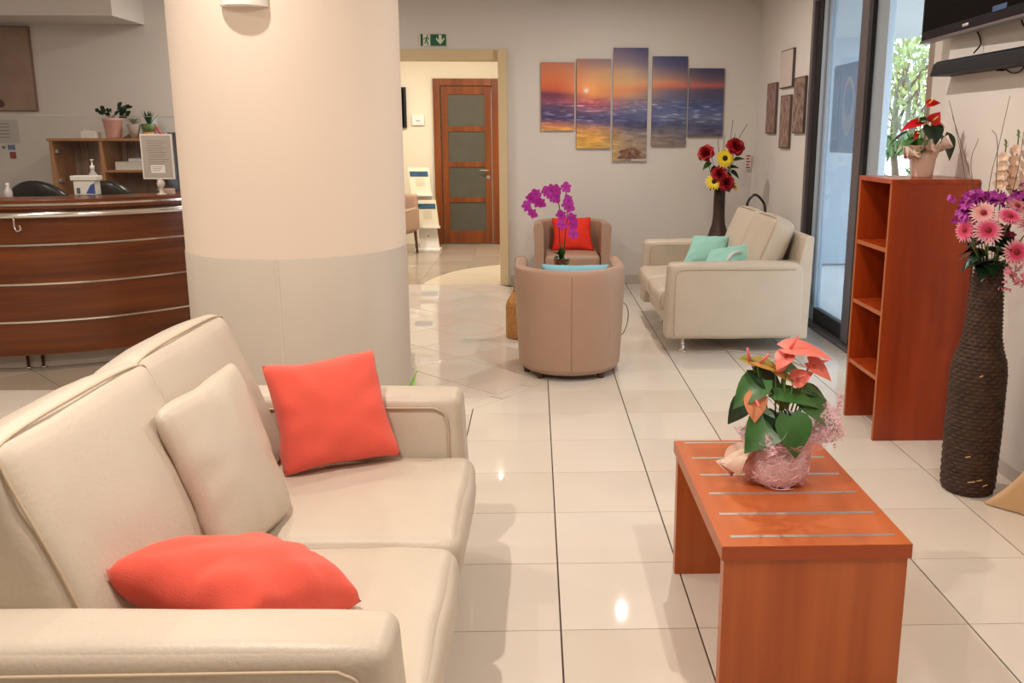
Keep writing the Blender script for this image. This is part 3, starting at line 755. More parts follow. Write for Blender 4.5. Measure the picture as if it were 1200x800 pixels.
for k in range(38):
    p = Vector((0.17 + R.gauss(0, 0.015), -0.02 + R.gauss(0, 0.02), 0.19 + R.gauss(0, 0.03))); lathe(g, [(0.001, 0), (0.005, 0.004), (0.001, 0.008)], 5, Matrix.Translation(p))
tube(g, spline([(0.07, -0.02, 0.12), (0.13, -0.02, 0.2), (0.19, -0.01, 0.25)], 5), 0.0015, 4)
for k in range(14):
    p = Vector((0.19 + R.gauss(0, 0.005), -0.01, 0.25 + R.uniform(-0.02, 0.03))); lathe(g, [(0.001, 0), (0.006, 0.005), (0.001, 0.01)], 5, Matrix.Translation(p))
prop(g.obj('wrap_curls', STR, an), kind='stuff')
o0 = P0
def L3(x, z, y=0.0): return Vector((x - o0.x, y - o0.y, z - o0.z))
# big leaves: (stalk end x,z), tip direction, length, width
for (x, z, y, d, L, Wd, upv, m) in [
    (0.655, 0.72, -0.03, (-0.75, -0.35, -0.55), 0.13, 0.13, (-0.3, -0.8, 0.6), GREEN),
    (0.70, 0.735, -0.05, (0.15, -0.5, -0.85), 0.12, 0.12, (0.1, -0.9, 0.35), GREEN),
    (0.755, 0.765, 0.0, (0.9, -0.2, -0.4), 0.14, 0.12, (0.3, -0.5, 0.8), GREEN),
    (0.62, 0.84, 0.0, (-0.8, -0.3, -0.5), 0.12, 0.10, (-0.2, -0.7, 0.7), GREEN),
    (0.60, 0.865, 0.02, (0.9, -0.2, -0.55), 0.15, 0.10, (0.3, -0.6, 0.8), GREEN_D),
    (0.66, 0.80, -0.01, (0.95, -0.1, -0.05), 0.15, 0.08, (0, -0.5, 0.9), GREEN),
    (0.59, 0.77, 0.03, (-0.7, 0.1, -0.7), 0.11, 0.08, (-0.5, -0.6, 0.4), GREEN_D),
    (0.70, 0.865, 0.06, (0.7, 0.2, -0.1), 0.09, 0.07, (0, -0.5, 0.9), GREEN),
    (0.75, 0.80, 0.05, (0.9, 0.1, -0.15), 0.12, 0.07, (0, -0.4, 0.9), GREEN),
    (0.80, 0.785, 0.1, (0.85, 0.0, -0.45), 0.10, 0.05, (0.2, -0.5, 0.9), GREEN_D),
    (0.62, 0.76, 0.08, (0.1, 0.6, -0.5), 0.10, 0.08, (0, 0.3, 0.9), GREEN),
    (0.72, 0.76, 0.12, (0.3, 0.8, -0.4), 0.12, 0.10, (0, 0.4, 0.9), GREEN),
    (0.675, 0.735, 0.0, (-0.1, -0.9, -0.3), 0.09, 0.10, (0, -0.3, 0.95), GREEN_D)]:
    base = L3(x, z, y)
    lf = part_at('leaf', m, an, base, lambda g: heart(g, L, Wd, orient((0, 0, 0), d, 0, upv), 0.22, 0.35))
    g = G(); tube(g, spline([Vector((0.25 * base.x, 0.25 * base.y, 0.09)) - base, Vector((0.6 * base.x, 0.6 * base.y, 0.09 + 0.55 * (base.z - 0.09))) - base, (0, 0, 0)], 5), 0.003, 5); g.obj('stalk', STEM, lf, smooth=True)
for (x, z, y, d, L, Wd, upv, m) in [
    (0.69, 0.94, 0.0, (0.97, -0.15, 0.05), 0.145, 0.12, (-0.05, -0.2, 0.97), SPATHE),
    (0.69, 0.93, -0.02, (-0.7, -0.3, -0.6), 0.06, 0.07, (-0.3, -0.4, 0.8), SPATHE),
    (0.765, 0.895, 0.0, (0.8, -0.3, -0.4), 0.085, 0.075, (0.35, -0.6, 0.7), SPATHE),
    (0.595, 0.80, -0.02, (0.0, -0.4, -0.9), 0.085, 0.075, (0, -0.95, 0.2), mat('peach_spathe', s(240, 160, 116), 0.4, var=0.15, vscale=14)),
    (0.715, 0.845, -0.01, (0.5, -0.3, 0.3), 0.06, 0.06, (-0.2, -0.9, 0.3), SPATHE),
    (0.60, 0.90, 0.0, (0.95, -0.1, -0.2), 0.10, 0.05, (0, -0.5, 0.8), SPATHE_G),
    (0.59, 0.895, 0.01, (-0.5, -0.2, 0.3), 0.05, 0.05, (0, -0.5, 0.9), SPATHE_G),
    (0.66, 0.87, 0.0, (0.8, -0.1, -0.3), 0.08, 0.04, (0, -0.5, 0.8), SPATHE_G)]:
    base = L3(x, z, y)
    fl = part_at('flower', m, an, base, lambda g: heart(g, L, Wd, orient((0, 0, 0), d, 0, upv), 0.15, 0.3))
    dd = Vector(d).normalized(); uu = Vector(upv).normalized()
    g = G(); tube(g, [dd * 0.012, dd * 0.02 + uu * 0.018, dd * 0.032 + uu * 0.045], [0.005, 0.005, 0.003], 8); g.obj('spadix', SPADIX, fl, smooth=True)
    g = G(); tube(g, spline([Vector((0.2 * base.x, 0.2 * base.y, 0.09)) - base, Vector((0.65 * base.x, 0.65 * base.y, 0.09 + 0.55 * (base.z - 0.09))) - base, (0, 0, 0)], 5), 0.0028, 5); g.obj('stalk', STEM, fl, smooth=True)

# ------------------------------------------------------------------ red anthurium on the bookshelf
RED = mat('red_spathe', s(196, 18, 30), 0.3, var=0.15, vscale=10)
WRAP_C = mat('cream_wrap', s(226, 204, 188), 0.55, var=0.06)
o0 = Vector((1.935, 1.95, 1.368))
an = thing('potted_anthurium', 'red-flowered anthurium in cream wrapping paper on top of the bookshelf', 'plant', o0)
g = G(); lathe(g, [(0.05, 0.0), (0.053, 0.01), (0.062, 0.09), (0.066, 0.14), (0.06, 0.14), (0.055, 0.12)], 24); g.obj('pot', WRAP_C, an, smooth=True)
g = G(); lathe(g, [(0.066, 0.10), (0.07, 0.13), (0.085, 0.15), (0.10, 0.165)], 64, fn=lambda a, z, j: (0.006 + j * 0.007) * math.sin(a * 5 + 1) + 0.003 * math.sin(a * 13), cap=False); g.obj('wrap_collar', WRAP_C, an, smooth=True)
tuft((-0.04, -0.04, 0.12), (-0.8, -0.2, -0.1), 0.09, 0.08, 3, WRAP_C, 'wrap_tuft')
tuft((0.04, -0.04, 0.13), (0.6, -0.3, 0.35), 0.09, 0.08, 6, WRAP_C, 'wrap_tuft')
tuft((0.0, -0.06, 0.13), (-0.3, -0.4, 0.2), 0.07, 0.09, 8, WRAP_C, 'wrap_tuft')
for (x, z, y, d, L, Wd, upv, m) in [
    (1.955, 1.625, 1.93, (0.1, -0.5, -0.7), 0.10, 0.11, (0, -0.9, 0.4), GREEN_D),
    (2.03, 1.575, 1.93, (0.35, -0.3, -0.8), 0.12, 0.10, (0.3, -0.8, 0.4), GREEN_D),
    (1.86, 1.56, 1.93, (-0.85, -0.2, -0.5), 0.13, 0.045, (0, -0.3, 0.9), GREEN),
    (1.84, 1.60, 1.96, (-0.9, 0, -0.45), 0.12, 0.03, (0, -0.2, 0.9), GREEN_D),
    (1.88, 1.65, 1.95, (0.8, -0.2, 0.35), 0.11, 0.05, (0, -0.4, 0.9), GREEN_D),
    (1.92, 1.555, 1.92, (-0.3, -0.6, -0.4), 0.08, 0.07, (0, -0.5, 0.8), GREEN),
    (2.0, 1.60, 1.98, (0.95, 0, 0.0), 0.09, 0.012, (0, -0.2, 0.9), GREEN_D),
    (1.93, 1.56, 2.02, (0.1, 0.8, -0.3), 0.1, 0.08, (0, 0.3, 0.9), GREEN)]:
    base = L3(x, z, y)
    lf = part_at('leaf', m, an, base, lambda g: heart(g, L, Wd, orient((0, 0, 0), d, 0, upv), 0.25, 0.35))
    g = G(); tube(g, spline([Vector((0.2 * base.x, 0.2 * base.y, 0.12)) - base, Vector((0.7 * base.x, 0.7 * base.y, 0.12 + 0.55 * (base.z - 0.12))) - base, (0, 0, 0)], 5), 0.0025, 5); g.obj('stalk', GREEN_D, lf, smooth=True)
for (x, z, y, d, L, Wd, upv) in [
    (1.935, 1.74, 1.95, (0.9, -0.2, 0.25), 0.065, 0.05, (-0.1, -0.7, 0.6)),
    (1.90, 1.65, 1.94, (-0.9, -0.2, -0.2), 0.11, 0.06, (0, -0.6, 0.8)),
    (1.955, 1.65, 1.93, (0.3, -0.3, 0.5), 0.06, 0.07, (0, -0.9, 0.3)),
    (1.97, 1.655, 1.95, (0.9, -0.1, -0.2), 0.08, 0.04, (0, -0.5, 0.8)),
    (1.885, 1.60, 1.93, (-0.3, -0.3, -0.6), 0.05, 0.03, (0, -0.9, 0.3)),
    (1.85, 1.49, 1.90, (0.7, -0.3, -0.1), 0.025, 0.02, (0, -0.9, 0.3))]:
    base = L3(x, z, y)
    fl = part_at('flower', RED, an, base, lambda g: heart(g, L, Wd, orient((0, 0, 0), d, 0, upv), 0.15, 0.3))
    dd = Vector(d).normalized(); uu = Vector(upv).normalized()
    g = G(); tube(g, [dd * 0.008, dd * 0.014 + uu * 0.015, dd * 0.022 + uu * 0.038], [0.004, 0.004, 0.002], 8); g.obj('spadix', mat('spadix_yellow', s(226, 190, 70), 0.5), fl, smooth=True)
    g = G(); tube(g, spline([Vector((0.2 * base.x, 0.2 * base.y, 0.12)) - base, Vector((0.7 * base.x, 0.7 * base.y, 0.12 + 0.55 * (base.z - 0.12))) - base, (0, 0, 0)], 5), 0.0025, 5); g.obj('stalk', STEM, fl, smooth=True)

# ------------------------------------------------------------------ big woven vase and its flowers
VX, VY = 1.888, 1.105
def prof_r(z):
    K = [(0, 0.104), (0.03, 0.114), (0.3, 0.118), (0.55, 0.116), (0.61, 0.109), (0.66, 0.092), (0.72, 0.079), (0.95, 0.064), (1.05, 0.054)]
    for (a, ra), (b, rb) in zip(K, K[1:]):
        if z <= b: t = (z - a) / (b - a); return ra + (rb - ra) * t
    return K[-1][1]
ROPE = mat('dark_wicker_rope', s(74, 50, 38), 0.55, var=0.5, vscale=24, spec=0.4, bump=0.5, bscale=160)
g = G(); nz_, na = 260, 120; pr = []
for j in range(nz_ + 1): z = 1.05 * j / nz_; pr.append((prof_r(z), z))
def braid(a, z, j):
    row = z / 0.0175; k = math.floor(row); f = row - k
    tw = math.sin(a * 17 + (k % 2) * PI + 1.3 * math.sin(f * PI)); return 0.006 * math.sin(PI * f) ** 0.7 + 0.0035 * tw * math.sin(PI * f) - 0.005
lathe(g, pr, na, fn=braid, cap=False)
g.add([(0.04 * math.cos(a * 0.5), 0.04 * math.sin(a * 0.5), 1.0) for a in range(12)], [tuple(range(12))])
vase = prop(g.obj('floor_vase', ROPE, None, smooth=True, loc=(VX, VY, 0.0)), 'tall dark braided-rope floor vase beside the bookshelf', 'vase')
STRAW = mat('torn_straw', s(206, 160, 112), 0.6)
for a, z, l in ((-2.05, 0.075, 0.03), (-1.75, 0.085, 0.022), (-2.2, 0.19, 0.02), (-2.0, 0.56, 0.012), (-1.5, 0.06, 0.02)):
    g = G(); r = prof_r(z) + 0.003; tube(g, [(r * math.cos(a), r * math.sin(a), z), ((r + 0.003) * math.cos(a + l / 0.12), (r + 0.003) * math.sin(a + l / 0.12), z + 0.008)], 0.003, 5); g.obj('frayed_strand', STRAW, vase)
GERB = radial('gerbera_pink', [(0.0, s(150, 22, 60)), (0.12, s(206, 34, 88)), (0.30, s(226, 74, 124)), (0.50, s(246, 190, 200))])
GERB2 = radial('gerbera_pale', [(0.0, s(60, 40, 30)), (0.10, s(180, 60, 80)), (0.22, s(238, 150, 160)), (0.50, s(250, 214, 208))])
GC = mat('gerbera_heart', s(150, 44, 40), 0.8, var=0.4, vscale=120)
VT = Vector((VX, VY, 1.03))
def stem_to(o, c, end, m=STEM, r=0.003, mid=None):
    """stalk from the flower (object origin c) down to the point end, in world coordinates"""
    c = Vector(c); e = Vector(end) - c; g = G(); md = mid or (e * 0.5 + Vector((e.x * -0.15, e.y * -0.15, 0.02)))
    tube(g, spline([(0, 0, 0), md, e], 5), r, 5); return g.obj('stalk', m, o, smooth=True)
def daisy(name, label, cat, group, c, face, R0, m, mc, n=22, layers=2, wid=0.30, centre=0.22, vt=VT, droop=0.1, cup=0.25, into=0.05):
    t = thing(name, label, cat, c, 0, group)
    M = frame_to(face)
    g = G()
    for l in range(layers):
        for k in range(n):
            a = 2 * PI * (k + 0.5 * l) / n + rnd.uniform(-0.05, 0.05); ln = R0 * (1 - 0.2 * l) * rnd.uniform(0.9, 1.05)
            blade(g, ln, ln * wid, M @ Matrix.Rotation(a, 4, 'Z') @ Matrix.Translation((0, 0, 0.004 * l)) @ Matrix.Rotation(-cup * (0.4 + l * 0.6), 4, 'Y'), droop=droop, n=3, tip=0.7)
    g.obj('petals', m, t, smooth=True)
    g = G(); lathe(g, [(R0 * centre, 0.002), (R0 * centre * 0.95, 0.008), (R0 * centre * 0.5, 0.013), (0.001, 0.014)], 16, M); g.obj('flower_centre', mc, t, smooth=True)
    stem_to(t, c, (vt.x + (c[0] - vt.x) * 0.12, vt.y + (c[1] - vt.y) * 0.12, vt.z - into))
    return t
GG = 'pink gerberas in the tall woven vase'
for lab, x, z, y, f, r, m in [
    ('pale pink gerbera at the upper left of the tall vase bouquet, with a dark heart', 1.80, 1.262, 1.03, (-0.3, -0.8, 0.5), 0.062, GERB2),
    ('pink gerbera hanging out furthest left of the tall vase bouquet', 1.742, 1.19, 1.05, (-0.9, -0.4, 0.1), 0.056, GERB),
    ('pink and white gerbera low on the left, over the dark leaves of the tall vase', 1.805, 1.195, 0.99, (-0.25, -0.9, 0.3), 0.066, GERB),
    ('pink gerbera tilted upward in the middle of the tall vase bouquet', 1.89, 1.25, 0.99, (0.0, -0.6, 0.8), 0.062, GERB),
    ('large pink gerbera at the right edge of the tall vase bouquet', 1.99, 1.222, 0.99, (0.0, -0.85, 0.4), 0.07, GERB),
    ('pink and white gerbera at lower right, above the neck of the tall vase', 1.93, 1.105, 0.98, (-0.1, -0.95, 0.1), 0.066, GERB),
    ('pink gerbera overlapping the lower right one of the tall vase bouquet', 1.99, 1.095, 0.99, (0.3, -0.9, 0.1), 0.062, GERB),
    ('pale pink gerbera high at the right of the tall vase bouquet', 1.95, 1.29, 1.05, (0.1, -0.7, 0.6), 0.052, GERB2)]:
    daisy('gerbera', lab, 'flower', GG, (x, y, z), f, r, m, GC, into=0.02)
# drooping pink blossom on the neck
t = thing('hanging_blossom', 'cluster of pale pink petals hanging over the neck of the tall vase', 'flower', (1.93, 0.995, 1.0))
g = G(); R = random.Random(5)
for k in range(34):
    p = Vector((R.uniform(-0.05, 0.05), R.uniform(-0.02, 0.02), R.uniform(-0.065, 0.04)))
    blade(g, 0.032, 0.018, orient(p, (R.uniform(-1, 1), R.uniform(-1, 0), R.uniform(-0.8, 0.5)), R.uniform(0, 6)), n=3)
g.obj('petals', mat('pale_pink_petal', s(240, 150, 170), 0.6, var=0.2, vscale=30), t, smooth=True)['kind'] = 'stuff'; stem_to(t, (1.93, 0.995, 1.0), (1.90, 1.08, 1.035))
# purple sprays
PUR = mat('purple_petal', s(196, 62, 180), 0.55, var=0.35, vscale=40)
for lab, c, rr, nn in [('purple blossom spray at the left of the tall vase bouquet', (1.765, 1.10, 1.25), (0.045, 0.05, 0.06), 70),
                       ('wide purple blossom spray at the top of the tall vase bouquet', (1.85, 1.13, 1.315), (0.085, 0.06, 0.035), 110),
                       ('purple blossom spray at the right of the tall vase bouquet', (1.985, 1.10, 1.31), (0.06, 0.05, 0.05), 90),
                       ('small dark pink blossom deep in the tall vase bouquet', (1.89, 1.03, 1.19), (0.035, 0.02, 0.03), 30)]:
    t = thing('purple_spray', lab, 'flower', c, 0, 'purple sprays in the tall woven vase'); g = G()
    for k in range(nn):
        q = Vector((R.gauss(0, 0.5) * rr[0], R.gauss(0, 0.5) * rr[1], R.gauss(0, 0.5) * rr[2]))
        Mq = Matrix.Translation(q) @ frame_to((R.uniform(-1, 1), R.uniform(-1.4, 0.4), R.uniform(-0.3, 1)))
        for l in range(5): blade(g, 0.017, 0.016, Mq @ Matrix.Rotation(l * 1.257, 4, 'Z') @ Matrix.Rotation(-0.3, 4, 'Y'), n=2, rnd_=True)
    g.obj('petals', mat('dark_pink_petal', s(120, 24, 60), 0.6) if nn == 30 else PUR, t, smooth=False)['kind'] = 'stuff'; stem_to(t, c, (VX + (c[0] - VX) * 0.1, VY, 1.0))
# gladiolus, leaves, twigs
GLAD = mat('cream_blossom', s(240, 208, 184), 0.6, var=0.12, vscale=30)
for lab, c, hh in [('cream gladiolus spike rising left at the top of the tall vase', (1.915, 1.12, 1.36), 0.17), ('cream gladiolus spike beside the frame edge, right of the other one', (1.965, 1.12, 1.36), 0.21)]:
    t = thing('gladiolus', lab, 'flower', c, 0, 'cream gladiolus spikes'); g = G()
    for k in range(9):
        a = (-1) ** k * 0.7 - 1.57; sc = 1 - k * 0.05; q = Vector((0.018 * math.cos(a), 0.018 * math.sin(a), hh * k / 9)); Mq = Matrix.Translation(q) @ frame_to((math.cos(a), math.sin(a), 0.35))
        for l in range(6): blade(g, 0.036 * sc, 0.034 * sc, Mq @ Matrix.Rotation(l * 1.047, 4, 'Z') @ Matrix.Rotation(-0.6, 4, 'Y'), n=3, droop=0.2, rnd_=True)
    g.obj('blossoms', GLAD, t, smooth=True)['kind'] = 'stuff'
    g = G(); tube(g, [(0, 0, -0.34), (0, 0, hh + 0.03)], 0.003, 5); g.obj('stalk', STEM, t)
    g = G()
    for k in range(6): blade(g, 0.02, 0.009, orient((0, 0, hh + 0.005 * k), (math.cos(k * 2), math.sin(k * 2), 1.6)), n=2)
    g.obj('bud_tip', GREEN_Y, t)
t = thing('leaf_cluster', 'dark green leaves between the flowers and the neck of the tall vase', 'foliage', (VX, VY, 1.04))
for k in range(30):
    a = k * 2.39996; el = -0.25 + 0.6 * ((k * 7) % 17) / 17; d = Vector((math.cos(a), math.sin(a), el))
    part_at('leaf', GREEN_D, t, d * 0.03 + Vector((0, 0, 0.0 + 0.045 * (k % 4))), lambda g: heart(g, 0.105, 0.09, orient((0, 0, 0), d, 0, (0, 0, 1)), 0.2, 0.5))
TL = 'thin dry twigs fanning out of the tall vase'
for k, (lab, pts) in enumerate([
    ('long thin twig curving furthest left above the tall vase', [(1.645, 1.1, 1.725), (1.70, 1.1, 1.56), (1.76, 1.1, 1.35), (VX - 0.02, VY, 1.0)]),
    ('straight tall twig beside the cream gladiolus', [(1.90, 1.1, 1.745), (1.875, 1.1, 1.55), (1.85, 1.1, 1.35), (VX, VY + 0.02, 1.0)]),
    ('twig with a bent dark tip left of the gladiolus', [(1.838, 1.1, 1.605), (1.862, 1.1, 1.57), (1.875, 1.1, 1.45), (VX + 0.01, VY, 1.0)]),
    ('short forked twig between the bookshelf and the tall vase', [(1.785, 1.1, 1.57), (1.762, 1.1, 1.47), (1.80, 1.1, 1.3), (VX - 0.01, VY + 0.01, 1.0)]),
    ('second left twig curving below the longest one', [(1.665, 1.1, 1.66), (1.74, 1.1, 1.48), (1.79, 1.1, 1.33), (VX - 0.02, VY - 0.02, 1.0)]),
    ('thin twig in front of the cream gladiolus', [(1.952, 1.06, 1.60), (1.945, 1.06, 1.45), (1.93, 1.07, 1.3), (VX + 0.02, VY - 0.02, 1.0)])]):
    c = Vector(pts[0]); g = G(); P = spline([Vector(p) - c for p in pts], 6); tube(g, P, [0.0012 + 0.0008 * i / len(P) for i in range(len(P))], 5)
    prop(g.obj('twig', TWIG, loc=c, smooth=True), lab, 'twig', TL)

# ------------------------------------------------------------------ corner vase with roses and sunflowers
WX, WY = 1.735, 5.98
g = G(); lathe(g, [(0.10, 0), (0.125, 0.02), (0.14, 0.30), (0.13, 0.50), (0.098, 0.62), (0.066, 0.72), (0.058, 0.80), (0.055, 1.05), (0.06, 1.075), (0.05, 1.075), (0.045, 1.0)], 48,
         fn=lambda a, z, j: 0.0015 * math.sin(a * 24))
prop(g.obj('floor_vase', mat('dark_vase', s(72, 48, 38), 0.45, col2=s(48, 32, 26), vscale=6, stretch=(1, 1, 14)), None, smooth=True, loc=(WX, WY, 0)), 'dark brown bottle-shaped vase in the corner behind the sofa', 'vase')
WT = Vector((WX, WY, 1.07))
ROSE = mat('rose_red', s(176, 22, 34), 0.6, var=0.35, vscale=30)
def rose(lab, c, face, r):
    t = thing('rose', lab, 'flower', c, 0, 'red roses in the corner vase'); M = frame_to(face); g = G()
    for l, (n, rr, tilt) in enumerate([(3, 0.40, 1.45), (4, 0.55, 1.3), (5, 0.72, 1.05), (5, 0.88, 0.75), (6, 1.0, 0.42), (6, 1.0, 0.1)]):
        for k in range(n): blade(g, r * rr, r * 1.15 * (0.5 + rr * 0.5), M @ Matrix.Rotation(2 * PI * (k + 0.37 * l) / n, 4, 'Z') @ Matrix.Rotation(-tilt, 4, 'Y'), n=5, cup=0.35, droop=0.15 if l > 3 else -0.2, rnd_=True)
    g.obj('petals', ROSE, t, smooth=True); stem_to(t, c, (WX + (c[0] - WX) * 0.12, WY, 1.02), r=0.004)
    g = G()
    for k in range(3): blade(g, 0.07, 0.04, orient(Vector((0, 0, -0.05)) , (math.cos(k * 2.1 + 1), math.sin(k * 2.1 + 1), -0.4)), n=4)
    g.obj('sepals', GREEN_D, t, smooth=True)
rose('single red rose reaching left out of the corner vase', (1.575, 5.9, 1.41), (-0.5, -0.7, 0.5), 0.088)
rose('large red rose highest in the corner vase', (1.852, 5.9, 1.47), (0.1, -0.8, 0.6), 0.095)
rose('red rose in the middle between the two sunflowers', (1.705, 5.88, 1.21), (-0.1, -0.9, 0.4), 0.085)
rose('lowest red rose, in front of the mouth of the corner vase', (1.765, 5.85, 1.13), (0.1, -1, 0.2), 0.085)
SUN = mat('sunflower_petal', s(244, 214, 22), 0.55, var=0.12, vscale=20); SC = mat('sunflower_heart', s(38, 24, 16), 0.9)
SG = 'sunflowers in the corner vase'
daisy('sunflower', 'open yellow sunflower in the middle of the corner bouquet', 'flower', SG, (1.75, 5.87, 1.365), (0.0, -1, 0.15), 0.10, SUN, SC, 18, 2, 0.32, 0.42, WT)
daisy('sunflower', 'yellow sunflower low at the left of the corner bouquet', 'flower', SG, (1.655, 5.87, 1.14), (-0.3, -0.9, 0.45), 0.095, SUN, SC, 18, 2, 0.32, 0.38, WT)
daisy('sunflower', 'small yellow bloom low at the right of the corner bouquet', 'flower', SG, (1.86, 5.9, 1.09), (0.6, -0.5, 0.5), 0.055, SUN, SC, 14, 2, 0.32, 0.2, WT)
t = thing('leaf_cluster', 'green leaves among the roses and sunflowers of the corner vase', 'foliage', (WX, WY, 1.08))
for (x, z, d) in [(-0.12, 0.24, (-0.7, -0.3, -0.5)), (-0.06, 0.20, (-0.5, -0.5, -0.5)), (0.07, 0.20, (0.6, -0.4, 0.1)), (0.1, 0.16, (0.7, -0.4, -0.5)), (0.05, 0.14, (0.5, -0.5, -0.5)), (0.12, 0.27, (0.6, -0.3, 0.2)),
                  (-0.1, 0.29, (-0.4, -0.3, 0.3)), (-0.04, 0.02, (-0.7, -0.5, -0.2)), (0.05, 0.03, (0.5, -0.5, 0.3)), (0.0, 0.3, (0.2, 0.3, 0.6)), (-0.03, -0.0, (-0.2, -0.9, -0.3)), (0.02, 0.25, (0.4, -0.5, 0.4))]:
    lf = part_at('leaf', (GREEN_D, GREEN)[z > 0.2], t, (x, -0.05, z), lambda g: heart(g, 0.10, 0.06, orient((0, 0, 0), d, 0, (0, -0.6, 0.8)), 0.2, 0.3))
    g = G(); tube(g, [(0, 0, 0), (-x * 0.9, 0.05, -z - 0.05)], 0.0025, 4); g.obj('stalk', GREEN_D, lf)
for lab, pts in [('dry twig leaning furthest right out of the corner vase', [(1.962, 5.9, 1.69), (1.87, 5.92, 1.5), (WX + 0.02, WY, 1.02)]), ('tall thin twig in the middle of the corner vase', [(1.82, 5.9, 1.73), (1.80, 5.92, 1.5), (WX, WY, 1.02)]),
                 ('dark twig just right of the sunflower in the corner vase', [(1.845, 5.9, 1.60), (1.83, 5.92, 1.45), (WX + 0.01, WY + 0.02, 1.02)]), ('short twig at the left of the corner vase bouquet', [(1.68, 5.9, 1.56), (1.70, 5.92, 1.4), (WX - 0.01, WY, 1.02)]),
                 ('short twig above the sunflower of the corner vase', [(1.745, 5.9, 1.585), (1.74, 5.92, 1.4), (WX - 0.01, WY + 0.02, 1.02)])]:
    c = Vector(pts[0]); g = G(); tube(g, spline([Vector(p) - c for p in pts], 5), 0.003, 5); prop(g.obj('twig', TWIG, loc=c, smooth=True), lab, 'twig', 'dry twigs in the corner vase')

# ------------------------------------------------------------------ orchid between the armchairs
st = thing('side_table', 'small round wicker side table between the two tub armchairs', 'table', (0.13, 4.52, 0))
g = G(); lathe(g, [(0.17, 0.44), (0.18, 0.45), (0.18, 0.465), (0.17, 0.47)], 32); g.obj('tabletop', WICKER, st, smooth=False)
for k in range(3):
    a = k * 2.094 + 0.5; g = G(); tube(g, [(0.14 * math.cos(a), 0.14 * math.sin(a), 0), (0.11 * math.cos(a), 0.11 * math.sin(a), 0.445)], 0.012, 8); g.obj('leg', WICKER, st)
ORC = mat('orchid_magenta', s(206, 44, 186), 0.5, var=0.25, vscale=30)
o0 = Vector((0.135, 4.5, 0.47))
orc = thing('potted_orchid', 'purple orchid with two arching stems in a dark red pot between the armchairs', 'plant', o0)
g = G(); lathe(g, [(0.048, 0), (0.052, 0.005), (0.066, 0.115), (0.068, 0.12), (0.062, 0.12), (0.058, 0.10)], 24); g.obj('pot', mat('dark_red_pot', s(110, 28, 28), 0.3), orc, smooth=True)
sA = spline([(0.0, 0, 0.10), (-0.02, 0, 0.35), (-0.015, 0, 0.52), (-0.05, -0.02, 0.62), (-0.14, -0.03, 0.66), (-0.24, -0.04, 0.60)], 6)
sB = spline([(0.015, 0, 0.10), (0.03, 0, 0.30), (0.045, -0.01, 0.45), (0.04, -0.02, 0.60), (0.03, -0.03, 0.72)], 6)
for sp in (sA, sB): g = G(); tube(g, sp, 0.004, 6); g.obj('stem', mat('orchid_stem', s(66, 50, 40), 0.6), orc, smooth=True)
for (x, z) in [(-0.149, 1.021), (-0.114, 1.083), (-0.073, 1.12), (-0.031, 1.048), (-0.101, 0.966), (0.01, 1.137), (0.052, 1.096), (0.093, 1.151), (0.086, 1.083), (0.05, 1.15), (-0.06, 1.05), (0.168, 1.172), (0.186, 1.069), (0.197, 1.014), (0.128, 0.952), (0.135, 0.875), (0.218, 0.924), (0.225, 0.875), (0.226, 0.80), (0.17, 1.03)]:
    c = Vector((x, 4.45 + rnd.uniform(-0.03, 0.03), z)) - o0; M = frame_to((rnd.uniform(-0.5, 0.5), -1, rnd.uniform(-0.3, 0.3)), rnd.uniform(-0.3, 0.3)); g = G()
    for k, (L, Wd) in enumerate(((0.048, 0.056), (0.044, 0.036), (0.044, 0.036), (0.048, 0.056), (0.046, 0.034))):
        blade(g, L, Wd, M @ Matrix.Rotation(PI / 2 + k * 2 * PI / 5 + 0.3, 4, 'Z') @ Matrix.Rotation(-0.15, 4, 'Y'), n=3, rnd_=True)
    fo = g.obj('flower', ORC, orc, smooth=True, loc=c)
    g = G(); blade(g, 0.014, 0.012, M @ Matrix.Rotation(-PI / 2, 4, 'Z') @ Matrix.Rotation(-0.9, 4, 'Y'), n=2); g.obj('lip', mat('orchid_lip', s(96, 12, 84), 0.5), fo)
for d, L in (((0.0, -0.6, 1.0), 0.17), ((-0.5, -0.5, 0.8), 0.15), ((-0.3, -0.6, 0.3), 0.13), ((0.5, -0.5, -0.2), 0.10), ((-0.8, 0.1, 0.9), 0.12), ((0.1, -0.8, -0.5), 0.10)):
    part_at('leaf', GREEN, orc, (0, -0.02, 0.13), lambda g: blade(g, L, 0.06, orient((0, 0, 0), d), droop=0.5, n=6, cup=0.3))

# ------------------------------------------------------------------ wicker basket, cable
bk = thing('wicker_basket', 'honey-coloured wicker basket on the floor left of the front tub armchair', 'basket', (-0.185, 4.22, 0))
g = G(); lathe(g, [(0.115, 0.002), (0.125, 0.02), (0.128, 0.20), (0.122, 0.29), (0.09, 0.34), (0.075, 0.37), (0.068, 0.37), (0.08, 0.33)], 64, fn=lambda a, z, j: 0.003 * math.sin(a * 28 + (j % 2) * PI), cap=False)
g.obj('body', WICKER, bk)
for k in range(22):
    z = 0.012 + k * 0.0145; r = 0.128 if z < 0.26 else 0.128 - (z - 0.26) * 0.55; g = G()
    tube(g, [(r * math.cos(a * PI / 24), r * math.sin(a * PI / 24), z + 0.003 * math.sin(a * 1.57 + k * 3.14)) for a in range(48)], 0.005, 5, closed=True); g.obj('strand', WICKER, bk, smooth=True)
g = G(); tube(g, spline([(-0.07, 0, 0.365), (-0.05, 0, 0.43), (0, 0, 0.455), (0.05, 0, 0.43), (0.07, 0, 0.365)], 5), 0.007, 6); g.obj('handle', WICKER, bk, smooth=True)
